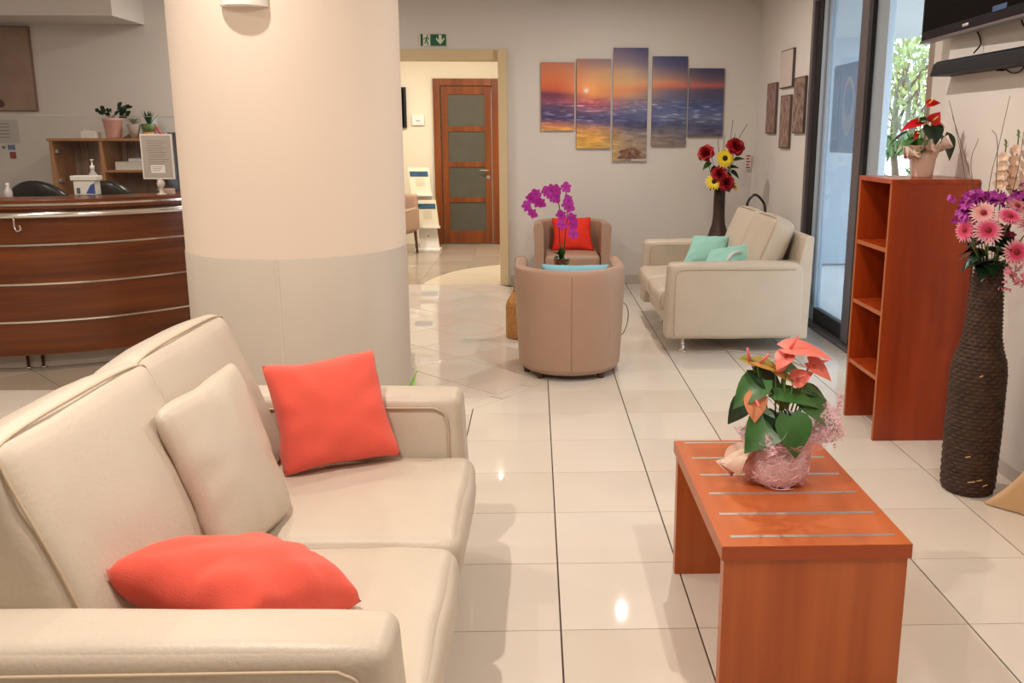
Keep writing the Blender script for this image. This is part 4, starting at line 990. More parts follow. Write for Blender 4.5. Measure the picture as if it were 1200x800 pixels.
g = G(); tube(g, spline([(0.602, 4.2, 0.294), (0.645, 4.2, 0.25), (0.66, 4.2, 0.18), (0.645, 4.2, 0.08), (0.60, 4.2, 0.012), (0.5, 4.3, 0.006), (0.42, 4.5, 0.006)], 6), 0.004, 6)
c0 = Vector((0.60, 4.2, 0.006)); g.V = [tuple(Vector(v) - c0) for v in g.V]
prop(g.obj('cable', mat('cable_grey', s(120, 108, 100), 0.5), loc=c0, smooth=True), 'thin grey wire looping beside the front tub armchair', 'cable')
# thin cable on the floor under the far sofa
g = G(); tube(g, spline([(0, 0, 0.005), (0.25, -0.15, 0.005), (0.42, -0.34, 0.005), (0.5, -0.52, 0.005)], 6), 0.005, 6)
prop(g.obj('cable', mat('cable_pale', s(196, 190, 180), 0.5), loc=(1.30, 3.75, 0), smooth=True), 'pale cable running over the tiles under the sofa by the glass door', 'cable')
# dark handled bag behind the far sofa
bg_ = thing('bag', 'dark bag behind the far sofa, only its arched handle showing', 'bag', (2.09, 5.45, 0))
g = G(); rbox(g, (0.20, 0.34, 0.80), 0.05, 6); g.obj('body', BLACK, bg_, smooth=True, loc=(0, 0, 0.40))
g = G(); tube(g, spline([(-0.19 + 0.11, 0, 0.78), (-0.20, 0, 0.92), (-0.19, 0, 1.0), (-0.135, 0, 1.045), (-0.075, 0, 1.0), (-0.04, 0, 0.93), (-0.03, 0, 0.78)], 6), 0.012, 8); g.obj('handle', BLACK, bg_, smooth=True)

# ------------------------------------------------------------------ five sunset canvases (flat print as vertex colours)
def lerp(a, b, t): return tuple(a[i] + (b[i] - a[i]) * t for i in range(3))
def ramp(st, t):
    if t <= st[0][0]: return st[0][1]
    for (a, ca), (b, cb) in zip(st, st[1:]):
        if t <= b: return lerp(ca, cb, (t - a) / (b - a))
    return st[-1][1]
# bands from the top (z 2.46) down to z 1.31; left, middle and right versions
def sea(x, z):
    v = z; wv = noise.noise(Vector((x * 1.4, z * 9, 0))) * 0.02; q = v + wv
    Lf = [(1.55, (228, 176, 96)), (1.66, (226, 160, 84)), (1.70, (200, 120, 110)), (1.76, (74, 66, 112)), (1.86, (96, 72, 112)), (1.92, (150, 84, 110)), (2.0, (120, 52, 80)), (2.03, (196, 92, 84)), (2.06, (222, 104, 64)), (2.14, (226, 122, 74)), (2.25, (214, 128, 88)), (2.33, (200, 118, 92))]
    L2 = [(1.42, (226, 180, 84)), (1.55, (232, 172, 76)), (1.66, (214, 152, 112)), (1.70, (120, 104, 136)), (1.76, (72, 72, 124)), (1.82, (130, 96, 128)), (1.90, (196, 92, 110)), (1.94, (214, 112, 96)), (2.0, (240, 150, 84)), (2.08, (242, 164, 98)), (2.2, (222, 164, 116)), (2.30, (176, 136, 128)), (2.36, (150, 118, 124))]
    Md = [(1.31, (150, 134, 124)), (1.45, (176, 150, 124)), (1.6, (150, 132, 122)), (1.68, (70, 68, 104)), (1.76, (84, 90, 140)), (1.84, (112, 112, 148)), (1.92, (150, 128, 146)), (1.98, (214, 158, 124)), (2.03, (234, 152, 104)), (2.12, (226, 180, 130)), (2.24, (196, 164, 138)), (2.34, (132, 116, 136)), (2.46, (84, 80, 122))]
    Rt = [(1.45, (140, 124, 112)), (1.62, (122, 114, 120)), (1.70, (76, 82, 118)), (1.78, (112, 122, 160)), (1.86, (80, 92, 140)), (1.95, (104, 104, 134)), (2.03, (128, 110, 128)), (2.07, (220, 116, 94)), (2.13, (214, 142, 112)), (2.2, (150, 122, 124)), (2.30, (84, 84, 130)), (2.40, (58, 60, 104))]
    Fr = [(1.55, (98, 90, 104)), (1.66, (74, 76, 110)), (1.76, (104, 112, 146)), (1.86, (74, 86, 134)), (1.98, (72, 74, 106)), (2.04, (84, 72, 96)), (2.08, (190, 96, 88)), (2.14, (118, 84, 98)), (2.22, (70, 66, 98)), (2.28, (52, 52, 80))]
    st = [(0.15, Lf), (0.53, L2), (0.91, Md), (1.32, Rt), (1.71, Fr)]
    c = st[0][1] and ramp(st[0][1], q)
    for (a, sa), (b, sb) in zip(st, st[1:]):
        if a <= x <= b:
            c = lerp(ramp(sa, q), ramp(sb, q), (x - a) / (b - a)); break
    else:
        if x > 1.71: c = ramp(Fr, q)
    if z < 1.95:   # surf and streaks
        w = noise.noise(Vector((x * 6, z * 42, 3))) + 0.6 * noise.noise(Vector((x * 18, z * 90, 5))); f = max(0, noise.noise(Vector((x * 9, z * 55, 8))) - 0.15)
        c = tuple(k * (1 + 0.22 * w) + 150 * f * (1.0 if 1.70 < z < 1.9 else 0.25) for k in c)
    d = math.hypot(x - 0.455, (z - 2.035)); c = tuple(k + (255 - k) * 0.9 * math.exp(-(d / 0.022) ** 2) + 26 * math.exp(-(d / 0.12) ** 2) for k in c)
    if z < 1.48 and 0.72 < x < 1.11:
        e = (abs(x - 0.92) / (0.12 + 0.02 * math.sin(z * 90))) ** 2.6 + ((z - 1.355) / (0.095 + 0.02 * noise.noise(Vector((x * 12, 0, 0))))) ** 2 + (2 if z < 1.34 else 0)
        if e < 1: k = 0.75 + 0.35 * noise.noise(Vector((x * 30, z * 30, 1))); c = (168 * k, 118 * k, 98 * k)
        elif z < 1.355 + 0.02 * math.sin(x * 40) and x > 0.93: c = (196, 190, 188)
    return s(*[max(0, min(255, k * 0.97)) for k in c])
PRINT = vcol_mat('sunset_print', 0.55); CANV = mat('canvas_edge', s(120, 96, 90), 0.8)
for k, (x0, x1, z0, z1, lab) in enumerate([
    (-0.013, 0.333, 1.63, 2.315, 'orange sunset sea canvas, smaller one furthest left of the five panels'),
    (0.356, 0.712, 1.448, 2.35, 'canvas panel with the glowing sun over the surf, second of the five'),
    (0.733, 1.093, 1.315, 2.462, 'tallest canvas of the five panels, with a rock on the beach at its foot'),
    (1.14, 1.504, 1.472, 2.379, 'tall canvas panel with dark blue sky and a wave, right of the tallest one'),
    (1.524, 1.889, 1.569, 2.261, 'darkest small canvas of the five panels, nearest the room corner')]):
    xc, zc = (x0 + x1) / 2, (z0 + z1) / 2; hw, hh = (x1 - x0) / 2, (z1 - z0) / 2
    t = thing('canvas_print', lab, 'picture', (xc, YB, zc), 0, 'five-part sunset seascape')
    box('stretcher_frame', (-hw, -0.03, -hh), (hw, -0.001, hh), CANV, t, 0.002)
    nx = 44; nz = int(nx * hh / hw * 1.3); g = G()
    g.add([(-hw + 2 * hw * i / nx, -0.0312, -hh + 2 * hh * j / nz) for j in range(nz + 1) for i in range(nx + 1)], [(j * (nx + 1) + i, j * (nx + 1) + i + 1, (j + 1) * (nx + 1) + i + 1, (j + 1) * (nx + 1) + i) for j in range(nz) for i in range(nx)])
    o = g.obj('print', PRINT, t); at = o.data.color_attributes.new('print', 'FLOAT_COLOR', 'POINT')
    buf = []
    for v in o.data.vertices: buf += sea(xc + v.co.x, zc + v.co.z)
    at.data.foreach_set('color', buf)

# ------------------------------------------------------------------ exit sign
ex = thing('exit_sign', 'green and white emergency exit sign above the hall opening', 'sign', (-1.113, YB, 2.53))
SG_ = mat('sign_green', s(12, 92, 60), 0.4); SW = mat('sign_white', s(216, 226, 206), 0.4); SD = mat('sign_dark', s(24, 52, 26), 0.4)
box('backplate', (-0.134, -0.02, -0.058), (0.134, -0.001, 0.058), SW, ex)
box('green_field', (-0.028, -0.0225, -0.056), (0.132, -0.0205, 0.056), SG_, ex, 0)
box('door_symbol', (-0.126, -0.0225, -0.056), (-0.104, -0.0205, 0.058), SD, ex, 0)
def poly_plate(name, pts, m, parent, y0=-0.0245, th=0.0015, loc=(0, 0, 0)):
    n = len(pts); g = G(); g.add([(x, y0, z) for x, z in pts] + [(x, y0 + th, z) for x, z in pts], [tuple(range(n)), tuple(reversed(range(n, 2 * n)))] + [(i, n + i, n + (i + 1) % n, (i + 1) % n) for i in range(n)]); return g.obj(name, m, parent, loc=loc)
poly_plate('arrow', [(0.058, 0.050), (0.088, 0.050), (0.088, -0.002), (0.104, 0.014), (0.114, 0.030), (0.114, 0.004), (0.073, -0.044), (0.032, 0.004), (0.032, 0.030), (0.042, 0.014), (0.058, -0.002)], SW, ex)
man = [[(-0.062, 0.048), (-0.050, 0.048), (-0.048, 0.036), (-0.060, 0.034)], [(-0.066, 0.030), (-0.054, 0.032), (-0.062, 0.000), (-0.078, 0.002)], [(-0.078, 0.004), (-0.064, 0.000), (-0.078, -0.034), (-0.090, -0.034), (-0.080, -0.016)],
       [(-0.070, 0.002), (-0.062, -0.004), (-0.050, -0.022), (-0.048, -0.050), (-0.058, -0.050), (-0.060, -0.026)], [(-0.066, 0.030), (-0.072, 0.024), (-0.092, 0.022), (-0.096, 0.004), (-0.090, 0.002), (-0.086, 0.016)], [(-0.056, 0.030), (-0.040, 0.012), (-0.036, 0.004), (-0.042, 0.004), (-0.058, 0.018)]]
g = G()
for q in man: n = len(q); g.add([(x, -0.0235, z) for x, z in q], [tuple(range(n))])
prop(g.obj('running_figure', SG_, ex), kind='stuff')

# ------------------------------------------------------------------ small pictures on the right wall
GRAIN = mat('driftwood_print', s(170, 140, 128), 0.8, col2=s(112, 84, 78), vscale=26, stretch=(1, 1, 0.5))
def wall_pic(lab, y0, y1, z0, z1, m, fm, fr=0.0):
    t = thing('wall_picture', lab, 'picture', (XR, (y0 + y1) / 2, (z0 + z1) / 2), 0, 'small pictures left of the sliding door')
    hy, hz = (y1 - y0) / 2, (z1 - z0) / 2
    box('panel', (-0.025, -hy, -hz), (-0.0005, hy, hz), fm, t, 0.003)
    box('print', (-0.0262, -hy + 0.01 + fr, -hz + 0.01 + fr), (-0.0248, hy - 0.01 - fr, hz - 0.01 - fr), m, t, 0)
DK = mat('panel_edge', s(92, 76, 72), 0.7)
wall_pic('pale blank framed picture above the three brown prints', 5.40, 5.80, 2.01, 2.35, mat('pale_print', s(206, 192, 184), 0.6), DK)
wall_pic('brown weathered print nearest the room corner', 5.91, 6.24, 1.60, 2.08, GRAIN, DK)
wall_pic('lowest brown weathered print, below the pale picture', 5.42, 5.74, 1.467, 1.945, GRAIN, DK)
wall_pic('brown print with dark blots, nearest the sliding door', 5.005, 5.33, 1.60, 2.082, mat('driftwood_print_b', s(160, 134, 120), 0.8, col2=s(92, 74, 70), vscale=16), DK)
sn = thing('wall_sign', 'small red and white sign on the corner behind the corner vase', 'sign', (XR - 0.075, 6.69, 1.31))
box('plate', (-0.028, -0.003, -0.08), (0.028, 0.0, 0.08), PAPER, sn, 0)
for k in range(5): box('red_mark', (-0.022, -0.0045, 0.052 - k * 0.03), (0.022 - 0.008 * (k % 2), -0.003, 0.068 - k * 0.03), mat('mark_red', s(170, 50, 56), 0.6), sn, 0)

# ------------------------------------------------------------------ television and soundbar
tv = thing('television', 'large black flat television mounted high on the right wall', 'television', (2.05, 1.80, 2.09))
tv.rotation_euler = (0, 0, math.radians(-3))
box('bezel', (0.0, -1.12, 0), (0.05, 0.64, 0.92), mat('tv_bezel', s(20, 13, 20), 0.5, spec=0.08), tv, 0.006)
box('screen', (-0.002, -1.09, 0.055), (0.001, 0.61, 0.89), SCREEN, tv, 0)
box('lower_trim', (-0.004, -1.12, -0.008), (0.04, 0.64, 0.006), mat('tv_trim', s(92, 76, 84), 0.3), tv, 0.002)
g = G(); rbox(g, (0.004, 0.07, 0.014), 0.002, 2); g.obj('badge', mat('badge_silver', s(200, 190, 190), 0.3, metal=0.6), tv, smooth=True, loc=(-0.003, 0.06, 0.028))
box('status_panel', (-0.0035, -0.36, 0.05), (-0.0015, -0.22, 0.075), mat('blue_panel', s(24, 60, 110), 0.2), tv, 0)
box('wall_bracket', (0.05, -0.5, 0.3), (0.062, -0.1, 0.6), BLACK, tv, 0.003)
sb = thing('soundbar_shelf', 'long black soundbar on the wall below the television', 'speaker', (XN, 2.18, 1.89))
g = G(); prof = [(-0.12, 0.0), (-0.002, 0.0), (-0.002, 0.075), (-0.10, 0.075), (-0.12, 0.06)]; n = len(prof)
y0, y1 = -1.5, -0.005
g.add([(x, y0, z) for x, z in prof] + [(x, y1 - (0.04 if z > 0.03 else 0), z) for x, z in prof], [tuple(range(n)), tuple(reversed(range(n, 2 * n)))] + [(i, n + i, n + (i + 1) % n, (i + 1) % n) for i in range(n)])
g.obj('body', mat('soundbar_black', s(26, 28, 36), 0.5, spec=0.2), sb, bevel=0.004)
for k in range(3): box('bracket', (-0.03, -0.55 - 0.4 * k, -0.008), (-0.002, -0.52 - 0.4 * k, 0.0), BLACK, sb, 0.002)
for nm, pts in (('cable', [(2.13, 2.02, 2.12), (2.14, 1.93, 2.10), (2.135, 1.86, 2.03), (2.10, 1.85, 1.982)]), ('cable', [(2.13, 1.52, 2.16), (2.14, 1.50, 2.08), (2.135, 1.42, 2.045), (2.13, 1.30, 2.05)]), ('cable', [(2.13, 1.62, 1.90), (2.14, 1.55, 1.868), (2.14, 1.48, 1.87), (2.13, 1.42, 1.90)])):
    c = Vector(pts[0]); g = G(); tube(g, spline([Vector(p) - c for p in pts], 6), 0.004, 6)
    prop(g.obj('cable', BLACK, loc=c, smooth=True), {2.02: 'black cable dropping from the television to the soundbar', 1.52: 'black cable looping behind the television at the photo edge', 1.62: 'short black cable sagging below the soundbar'}[pts[0][1]], 'cable')

# ------------------------------------------------------------------ curtain at the photo's right edge
cu = thing('curtain', 'tan curtain hem flaring on the floor in front of the woven vase', 'curtain', (2.09, 0.55, 0))
hem = spline([(0.03, 0.42, 0), (-0.06, 0.45, 0), (-0.20, 0.40, 0), (-0.16, 0.33, 0), (-0.10, 0.26, 0), (-0.12, 0.12, 0), (-0.06, 0.0, 0), (-0.10, -0.14, 0), (-0.04, -0.28, 0)], 11)
g = G(); nu, nv = len(hem) - 1, 40; V = []
for j in range(nv + 1):
    z = 2.6 * (j / nv) ** 1.8; f2 = math.exp(-z / 0.34)
    for i in range(nu + 1):
        u = i / nu; tx, ty = -0.01 + 0.03 * math.sin(u * 34), 0.25 - 0.48 * u
        V.append((tx * (1 - f2) + hem[i].x * f2, ty * (1 - f2) + hem[i].y * f2, z + 0.004))
F = [(j * (nu + 1) + i, j * (nu + 1) + i + 1, (j + 1) * (nu + 1) + i + 1, (j + 1) * (nu + 1) + i) for j in range(nv) for i in range(nu)]
g.add(V, F); o = g.obj('cloth', mat('tan_cloth', s(214, 176, 132), 0.75, var=0.05, sheen=0.2), cu, smooth=True); so = o.modifiers.new('thick', 'SOLIDIFY'); so.thickness = 0.003
g = G(); tube(g, [(0, -0.3, 2.6), (0, 0.3, 2.6)], 0.012, 8); g.obj('rod', ALU, cu)

# ------------------------------------------------------------------ wall lamp on the column
ang = math.radians(-93.1)
pl = thing('wall_lamp', 'white half-round wall lamp high on the column', 'lamp', (PC.x + PR * math.cos(ang), PC.y + PR * math.sin(ang), 2.187), ang)
g = G(); pr = [(0.0, -0.115)] + [(0.10 * math.cos(-PI / 2 + PI * k / 20), 0.115 * math.sin(-PI / 2 + PI * k / 20)) for k in range(21)]
n = 21; q = pr[1:]
V = [(x - 0.006, y, z) for z in (0.0, 0.16) for x, y in q]; F = [(i, i + 1, n + i + 1, n + i) for i in range(n - 1)] + [tuple(reversed(range(n)))]
g.add(V, F); o = g.obj('shade', WHITE, pl, smooth=False); so = o.modifiers.new('thick', 'SOLIDIFY'); so.thickness = 0.004
box('wall_plate', (-0.012, -0.06, 0.02), (0.0, 0.06, 0.14), WHITE, pl, 0.002)

# ------------------------------------------------------------------ reception desk
path = spline([(-4.9, 3.48, 0), (-4.5, 3.31, 0), (-4.1, 3.22, 0), (-3.683, 3.204, 0), (-3.327, 3.278, 0), (-2.99, 3.44, 0), (-2.66, 3.76, 0), (-2.46, 4.1, 0), (-2.36, 4.5, 0)], 8)
def offs(d):
    out = []
    for i, p in enumerate(path):
        t = (path[min(i + 1, len(path) - 1)] - path[max(i - 1, 0)]).normalized(); nn = Vector((t.y, -t.x, 0)); out.append(p + nn * d)
    return out
dk = thing('reception_desk', 'curved dark wood reception desk with chrome strips behind the foreground sofa', 'desk', (-3.33, 3.6, 0)); D0 = Vector((-3.33, 3.6, 0))
def strip(name, d0, d1, z0, z1, m, bevel=0.0, parent=dk):
    A, B = offs(d0), offs(d1); n = len(A); V = []; F = []
    for i in range(n): V += [tuple(A[i] - D0 + Vector((0, 0, z))) for z in (z0, z1)] + [tuple(B[i] - D0 + Vector((0, 0, z))) for z in (z1, z0)]
    for i in range(n - 1):
        for k in range(4): l = (k + 1) % 4; F.append((i * 4 + k, i * 4 + l, (i + 1) * 4 + l, (i + 1) * 4 + k))
    F += [(0, 1, 2, 3), tuple(reversed(range((n - 1) * 4, n * 4)))]
    g = G(); g.add(V, F); return g.obj(name, m, parent, bevel=bevel)
zs = [0.12, 0.345, 0.60, 0.862, 1.045]
for a, b in zip(zs, zs[1:]): strip('front_panel', 0.0, -0.03, a + 0.006, b - 0.006, DESK_W)
for z in zs[1:4]: strip('chrome_strip', 0.004, -0.03, z - 0.006, z + 0.006, CHROME)
strip('kick_plate', -0.14, -0.16, 0.0, 0.125, mat('kick_pale', s(206, 196, 184), 0.4))
strip('bottom_board', -0.0, -0.16, 0.115, 0.125, DESK_W)
strip('upper_board', -0.01, -0.04, 1.045, 1.10, DESK_W)
strip('counter_top', 0.03, -0.34, 1.10, 1.16, DESK_W, 0.004)
strip('counter_strip', 0.033, 0.028, 1.122, 1.136, CHROME)
strip('work_surface', -0.34, -0.8, 0.72, 0.75, DESK_W)
strip('inner_wall', -0.34, -0.36, 0.12, 1.10, DESK_W)
g = G(); tube(g, [p - D0 + Vector((0, 0, 1.062)) for p in offs(0.045)], 0.021, 12); g.obj('rail', CHROME, dk, smooth=True)
for i in range(6, len(path) - 4, 10):
    a, b = offs(0.04)[i] - D0, offs(-0.01)[i] - D0; g = G(); tube(g, [a + Vector((0, 0, 1.062)), b + Vector((0, 0, 1.062))], 0.009, 8); g.obj('rail_bracket', CHROME, dk)
for x, y in ((-3.575, 3.33), (-3.49, 3.36), (-4.3, 3.4), (-2.85, 3.70)):
    g = G(); lathe(g, [(0.022, 0), (0.02, 0.012), (0.012, 0.016), (0.012, 0.116)], 12); g.obj('leg', CHROME, dk, smooth=True, loc=(x - D0.x, y - D0.y, 0))
g = G(); tube(g, spline([(-3.46 - D0.x, 3.17 - D0.y, 1.045), (-3.46 - D0.x, 3.17 - D0.y, 0.99), (-3.445 - D0.x, 3.165 - D0.y, 0.965), (-3.42 - D0.x, 3.165 - D0.y, 0.975), (-3.425 - D0.x, 3.165 - D0.y, 1.0)], 5), 0.006, 6); g.obj('bag_hook', CHROME, dk, smooth=True)
# glass screen on the counter
SCRG = glass_mat('screen_glass', (0.975, 0.985, 0.98, 1)); EDGE = mat('glass_edge', s(150, 150, 138), 0.3)
gs = thing('glass_screen', 'clear glass sneeze screen standing on the reception desk', 'screen', tuple(D0) )
pp = offs(-0.22); i0 = 6; i1 = min(range(len(pp)), key=lambda i: abs(pp[i].x + 2.675))
def ribbon(name, z0, z1, th, m, a, b, par):
    V = []; F = []
    for k in range(a, b + 1):
        t = (pp[min(k + 1, len(pp) - 1)] - pp[k - 1]).normalized(); nn = Vector((t.y, -t.x, 0)) * th
        for (q, z) in ((nn, z0), (nn, z1), (-nn, z1), (-nn, z0)): V.append(tuple(pp[k] - D0 + q + Vector((0, 0, z))))
    n = b - a + 1
    for k in range(n - 1):
        for l in range(4): F.append((k * 4 + l, k * 4 + (l + 1) % 4, (k + 1) * 4 + (l + 1) % 4, (k + 1) * 4 + l))
    F += [(0, 1, 2, 3), tuple(reversed(range((n - 1) * 4, n * 4)))]; g = G(); g.add(V, F); return g.obj(name, m, par)
ribbon('pane', 1.1605, 1.705, 0.003, SCRG, i0, i1, gs)
ribbon('top_edge', 1.705, 1.708, 0.003, EDGE, i0, i1, gs)
e = pp[i1] - D0; box('end_edge', (e.x, e.y - 0.004, 1.1605), (e.x + 0.008, e.y + 0.006, 1.708), EDGE, gs, 0)

# ------------------------------------------------------------------ things on the desk
nt = thing('notice_stand', 'framed paper notice on a small ball stand at the right of the reception desk', 'sign', (-2.735, 3.735, 1.1605), 0)
g = G(); lathe(g, [(0.032, 0), (0.034, 0.006), (0.014, 0.016), (0.012, 0.05), (0.022, 0.062), (0.027, 0.08), (0.02, 0.1), (0.01, 0.11)], 20); g.obj('ball_stand', mat('pale_stand', s(214, 204, 190), 0.3), nt, smooth=True)
fo = G(); M = Matrix.Identity(4); fo.box(-0.117, -0.006, 0.11, 0.105, 0.006, 0.425, M); fo.obj('frame', mat('frame_white', s(222, 218, 212), 0.5), nt, bevel=0.002)
fo = G(); fo.box(-0.106, -0.0078, 0.121, 0.094, -0.0055, 0.414, M); sh = fo.obj('sheet', mat('notice_sheet', s(176, 166, 156), 0.6, var=0.06, vscale=9), nt)
TXT = mat('faint_text', s(138, 128, 120), 0.7); R = random.Random(3); g = G()
for k in range(11): a = R.uniform(-0.08, -0.06); g.box(a, -0.0086, 0.375 - k * 0.016, a + R.uniform(0.10, 0.15), -0.0079, 0.379 - k * 0.016, M)
prop(g.obj('text_lines', TXT, sh), kind='stuff')
fo = G(); fo.box(-0.055, -0.0086, 0.155, 0.042, -0.0079, 0.21, M); lb = fo.obj('white_label', PAPER, nt)
g = G()
for k in range(3): g.box(-0.045, -0.0092, 0.195 - k * 0.013, 0.03 - 0.01 * k, -0.0087, 0.199 - k * 0.013, M)
prop(g.obj('text_lines', TXT, lb), kind='stuff')
bx = thing('tissue_box', 'white box with blue print standing behind the desk glass', 'box', (-3.265, 3.76, 1.1605))
def zc(y0): return 0
box('carton', (-0.075, -0.04, 0), (0.075, 0.04, 0.10), WHITE, bx, 0.004); box('lid', (-0.092, -0.048, 0.10), (0.092, 0.048, 0.135), WHITE, bx, 0.006)
poly_plate('blue_print', [(0.01, 0.012), (0.073, 0.008), (0.073, 0.085), (0.045, 0.07)], mat('print_blue', s(56, 84, 160), 0.5), bx, y0=-0.0415, th=0.001)
poly_plate('dark_print', [(-0.055, 0.01), (-0.03, 0.01), (-0.03, 0.05), (-0.055, 0.05)], mat('print_dark', s(96, 92, 110), 0.5), bx, y0=-0.0415, th=0.001)
bt = thing('pump_bottle', 'clear pump bottle behind the white box on the reception desk', 'bottle', (-3.27, 3.87, 1.1605))
g = G(); lathe(g, [(0.032, 0), (0.034, 0.01), (0.034, 0.13), (0.013, 0.16), (0.013, 0.175)], 20); g.obj('bottle_body', mat('bottle_pale', s(190, 184, 186), 0.2), bt, smooth=True)
g = G(); lathe(g, [(0.015, 0.175), (0.015, 0.2), (0.005, 0.203), (0.005, 0.235), (0.012, 0.237), (0.012, 0.245)], 12); g.obj('pump', WHITE, bt, smooth=True)
bt = thing('small_bottle', 'small pale bottle at the left photo edge on the reception desk', 'bottle', (-3.62, 3.42, 1.1605))
g = G(); lathe(g, [(0.022, 0), (0.026, 0.01), (0.024, 0.05), (0.010, 0.07), (0.010, 0.085)], 16); g.obj('bottle_body', mat('bottle_pale', s(190, 184, 186)), bt, smooth=True)
g = G(); lathe(g, [(0.012, 0.085), (0.012, 0.10)], 12); g.obj('cap', WHITE, bt)
prop(box('paper_block', (-2.76, 3.78, 1.1605), (-2.68, 3.84, 1.20), mat('pale_pink_block', s(214, 186, 172), 0.6), None, 0.003), 'small pale block beside the notice stand on the reception desk', 'box')
def chair_back(lab, x, y, w, top, rz):
    t = thing('office_chair', lab, 'chair', (x, y, 0), rz, 'office chairs behind the reception desk')
    g = G(); V = []; F = []; n = 18; m = 8
    def bf(v, u):
        v.z -= 0.13 * (abs(u[0]) ** 2.2) * (u[2] > 0) * (0.5 + 0.5 * u[2]); v.y += 0.06 * u[0] ** 2; return v
    rbox(g, (w, 0.07, 0.55), 0.033, 12, (0, 0.01, 0), None, 0, 0, bf); g.obj('backrest', BLACK, t, smooth=True, loc=(0, 0, top - 0.28))
    g = G(); rbox(g, (0.48, 0.46, 0.09), 0.04, 6, (0, 0, 0.01)); g.obj('seat', BLACK, t, smooth=True, loc=(0, 0.22, 0.5))
    g = G(); lathe(g, [(0.03, 0.08), (0.03, 0.46)], 12); g.obj('post', CHROME, t, loc=(0, 0.22, 0))
    for k in range(5):
        a = k * 1.2566; g = G(); tube(g, [(0, 0.22, 0.10), (0.27 * math.cos(a), 0.22 + 0.27 * math.sin(a), 0.06)], 0.018, 6); lg = g.obj('foot', BLACK, t)
        g = G(); lathe(g, [(0.028, -0.014), (0.028, 0.014)], 12, Matrix.Translation((0.27 * math.cos(a), 0.22 + 0.27 * math.sin(a), 0.029)) @ Matrix.Rotation(PI / 2, 4, 'X')); g.obj('castor', BLACK, lg)
    return t
chair_back('black office chair, the left of two rising behind the reception desk', -3.98, 4.36, 0.50, 1.235, 0.0)
chair_back('black office chair behind the white box on the reception desk', -3.42, 4.36, 0.40, 1.235, 0.0)

# ------------------------------------------------------------------ cabinet against the reception wall
cb = thing('display_cabinet', 'light wood open cabinet against the reception wall, plants on its top', 'cabinet', (-3.55, 5.22, 0))
X0, X1 = -0.74, 0.36
box('top_panel', (X0 - 0.012, -0.012, 1.525), (X1, 0.37, 1.548), OAK, cb)
for x in (X0, -0.315, X1 - 0.022): box('side_panel', (x, 0, 0), (x + 0.03, 0.36, 1.525), OAK, cb)
box('bottom_panel', (X0 + 0.03, 0.0, 0.98), (X1 - 0.022, 0.36, 1.06), OAK, cb)
box('back_panel', (X0 + 0.03, 0.35, 0.0), (X1 - 0.022, 0.36, 1.525), RIB_REFL, cb, 0)
box('shelf', (-0.285, 0.0, 1.255), (X1 - 0.022, 0.35, 1.275), OAK, cb)
for k in range(8): box('reflection_slat', (X0 + 0.12 + k * 0.115, 0.325, 1.28 if k > 2 else 1.06), (X0 + 0.165 + k * 0.115, 0.349, 1.525), RIB_REFL, cb)  # slats added to give the ribbed glass reflections a shape
box('sliding_door', (X0 + 0.03, 0.015, 0.06), (-0.315, 0.03, 0.98), OAK, cb); box('sliding_door', (-0.285, 0.015, 0.06), (X1 - 0.022, 0.03, 0.98), OAK, cb)
for z in (1.17, 1.42): box('hinge', (X0 + 0.03, 0.03, z), (X0 + 0.055, 0.10, z + 0.03), ALU, cb)
for lab, x0, x1, z0 in (('white folded box on the cabinet shelf left of the notice', -3.76, -3.44, 1.276), ):
    prop(box('document_box', (x0, 5.26, z0), (x1, 5.50, z0 + 0.07), WHITE, None, 0.003), lab, 'box')
prop(box('document_box', (-3.65, 5.28, 1.3465), (-3.46, 5.50, 1.375), PAPER, None, 0.002), 'flat white box lying on the folded one on the cabinet shelf', 'box')
wb = thing('white_card_box', 'small white box with papers, leftmost on top of the reception cabinet', 'box', (-3.96, 5.30, 1.5485))
box('carton', (-0.065, -0.05, 0), (0.065, 0.05, 0.055), WHITE, wb)
for k in range(3): box('paper', (-0.05 + 0.03 * k, -0.03, 0.05), (-0.02 + 0.03 * k, -0.028, 0.085 - 0.01 * k), PAPER, wb, 0)
prop(G().add([(-0.2, -0.08, 0), (0.2, -0.08, 0), (0.2, 0.08, 0), (-0.2, 0.08, 0), (-0.15, -0.06, 0.035), (0.12, -0.06, 0.03), (0.12, 0.06, 0.03), (-0.15, 0.06, 0.035)], [(3, 2, 1, 0), (4, 5, 6, 7), (0, 1, 5, 4), (1, 2, 6, 5), (2, 3, 7, 6), (3, 0, 4, 7)]).obj('dark_folder', mat('folder_dark', s(96, 80, 74), 0.7), loc=(-3.55, 5.50, 1.5485)), 'dark folder lying behind the pink pot on the cabinet', 'folder')
pk = thing('potted_plant', 'small dark-leaved plant in a tapered pink pot on the reception cabinet', 'plant', (-3.775, 5.33, 1.5485))
g = G(); lathe(g, [(0.058, 0), (0.062, 0.01), (0.08, 0.15), (0.084, 0.155), (0.084, 0.17), (0.074, 0.17), (0.07, 0.13)], 28); g.obj('pot', mat('pink_pot', s(222, 166, 156), 0.5), pk, smooth=True)
R = random.Random(11)
for k in range(26):
    a = R.uniform(0, 6.28); el = R.uniform(0.2, 1.3); d = Vector((math.cos(a), math.sin(a) * 0.7, el)); q = Vector((0.03 * math.cos(a), 0.03 * math.sin(a), 0.17)) + Vector((math.cos(a) * R.uniform(0.0, 0.10), math.sin(a) * 0.05, R.uniform(0, 0.11)))
    lf = part_at('leaf', GREEN_D, pk, q, lambda g: blade(g, 0.055, 0.042, orient((0, 0, 0), d, 0, (0.3 * math.sin(k * 2), -1, 0.4)), n=3, droop=0.2, rnd_=True))
sc = thing('succulent', 'small spiky succulent in a cone-shaped grey pot on the reception cabinet', 'plant', (-3.585, 5.30, 1.5485))
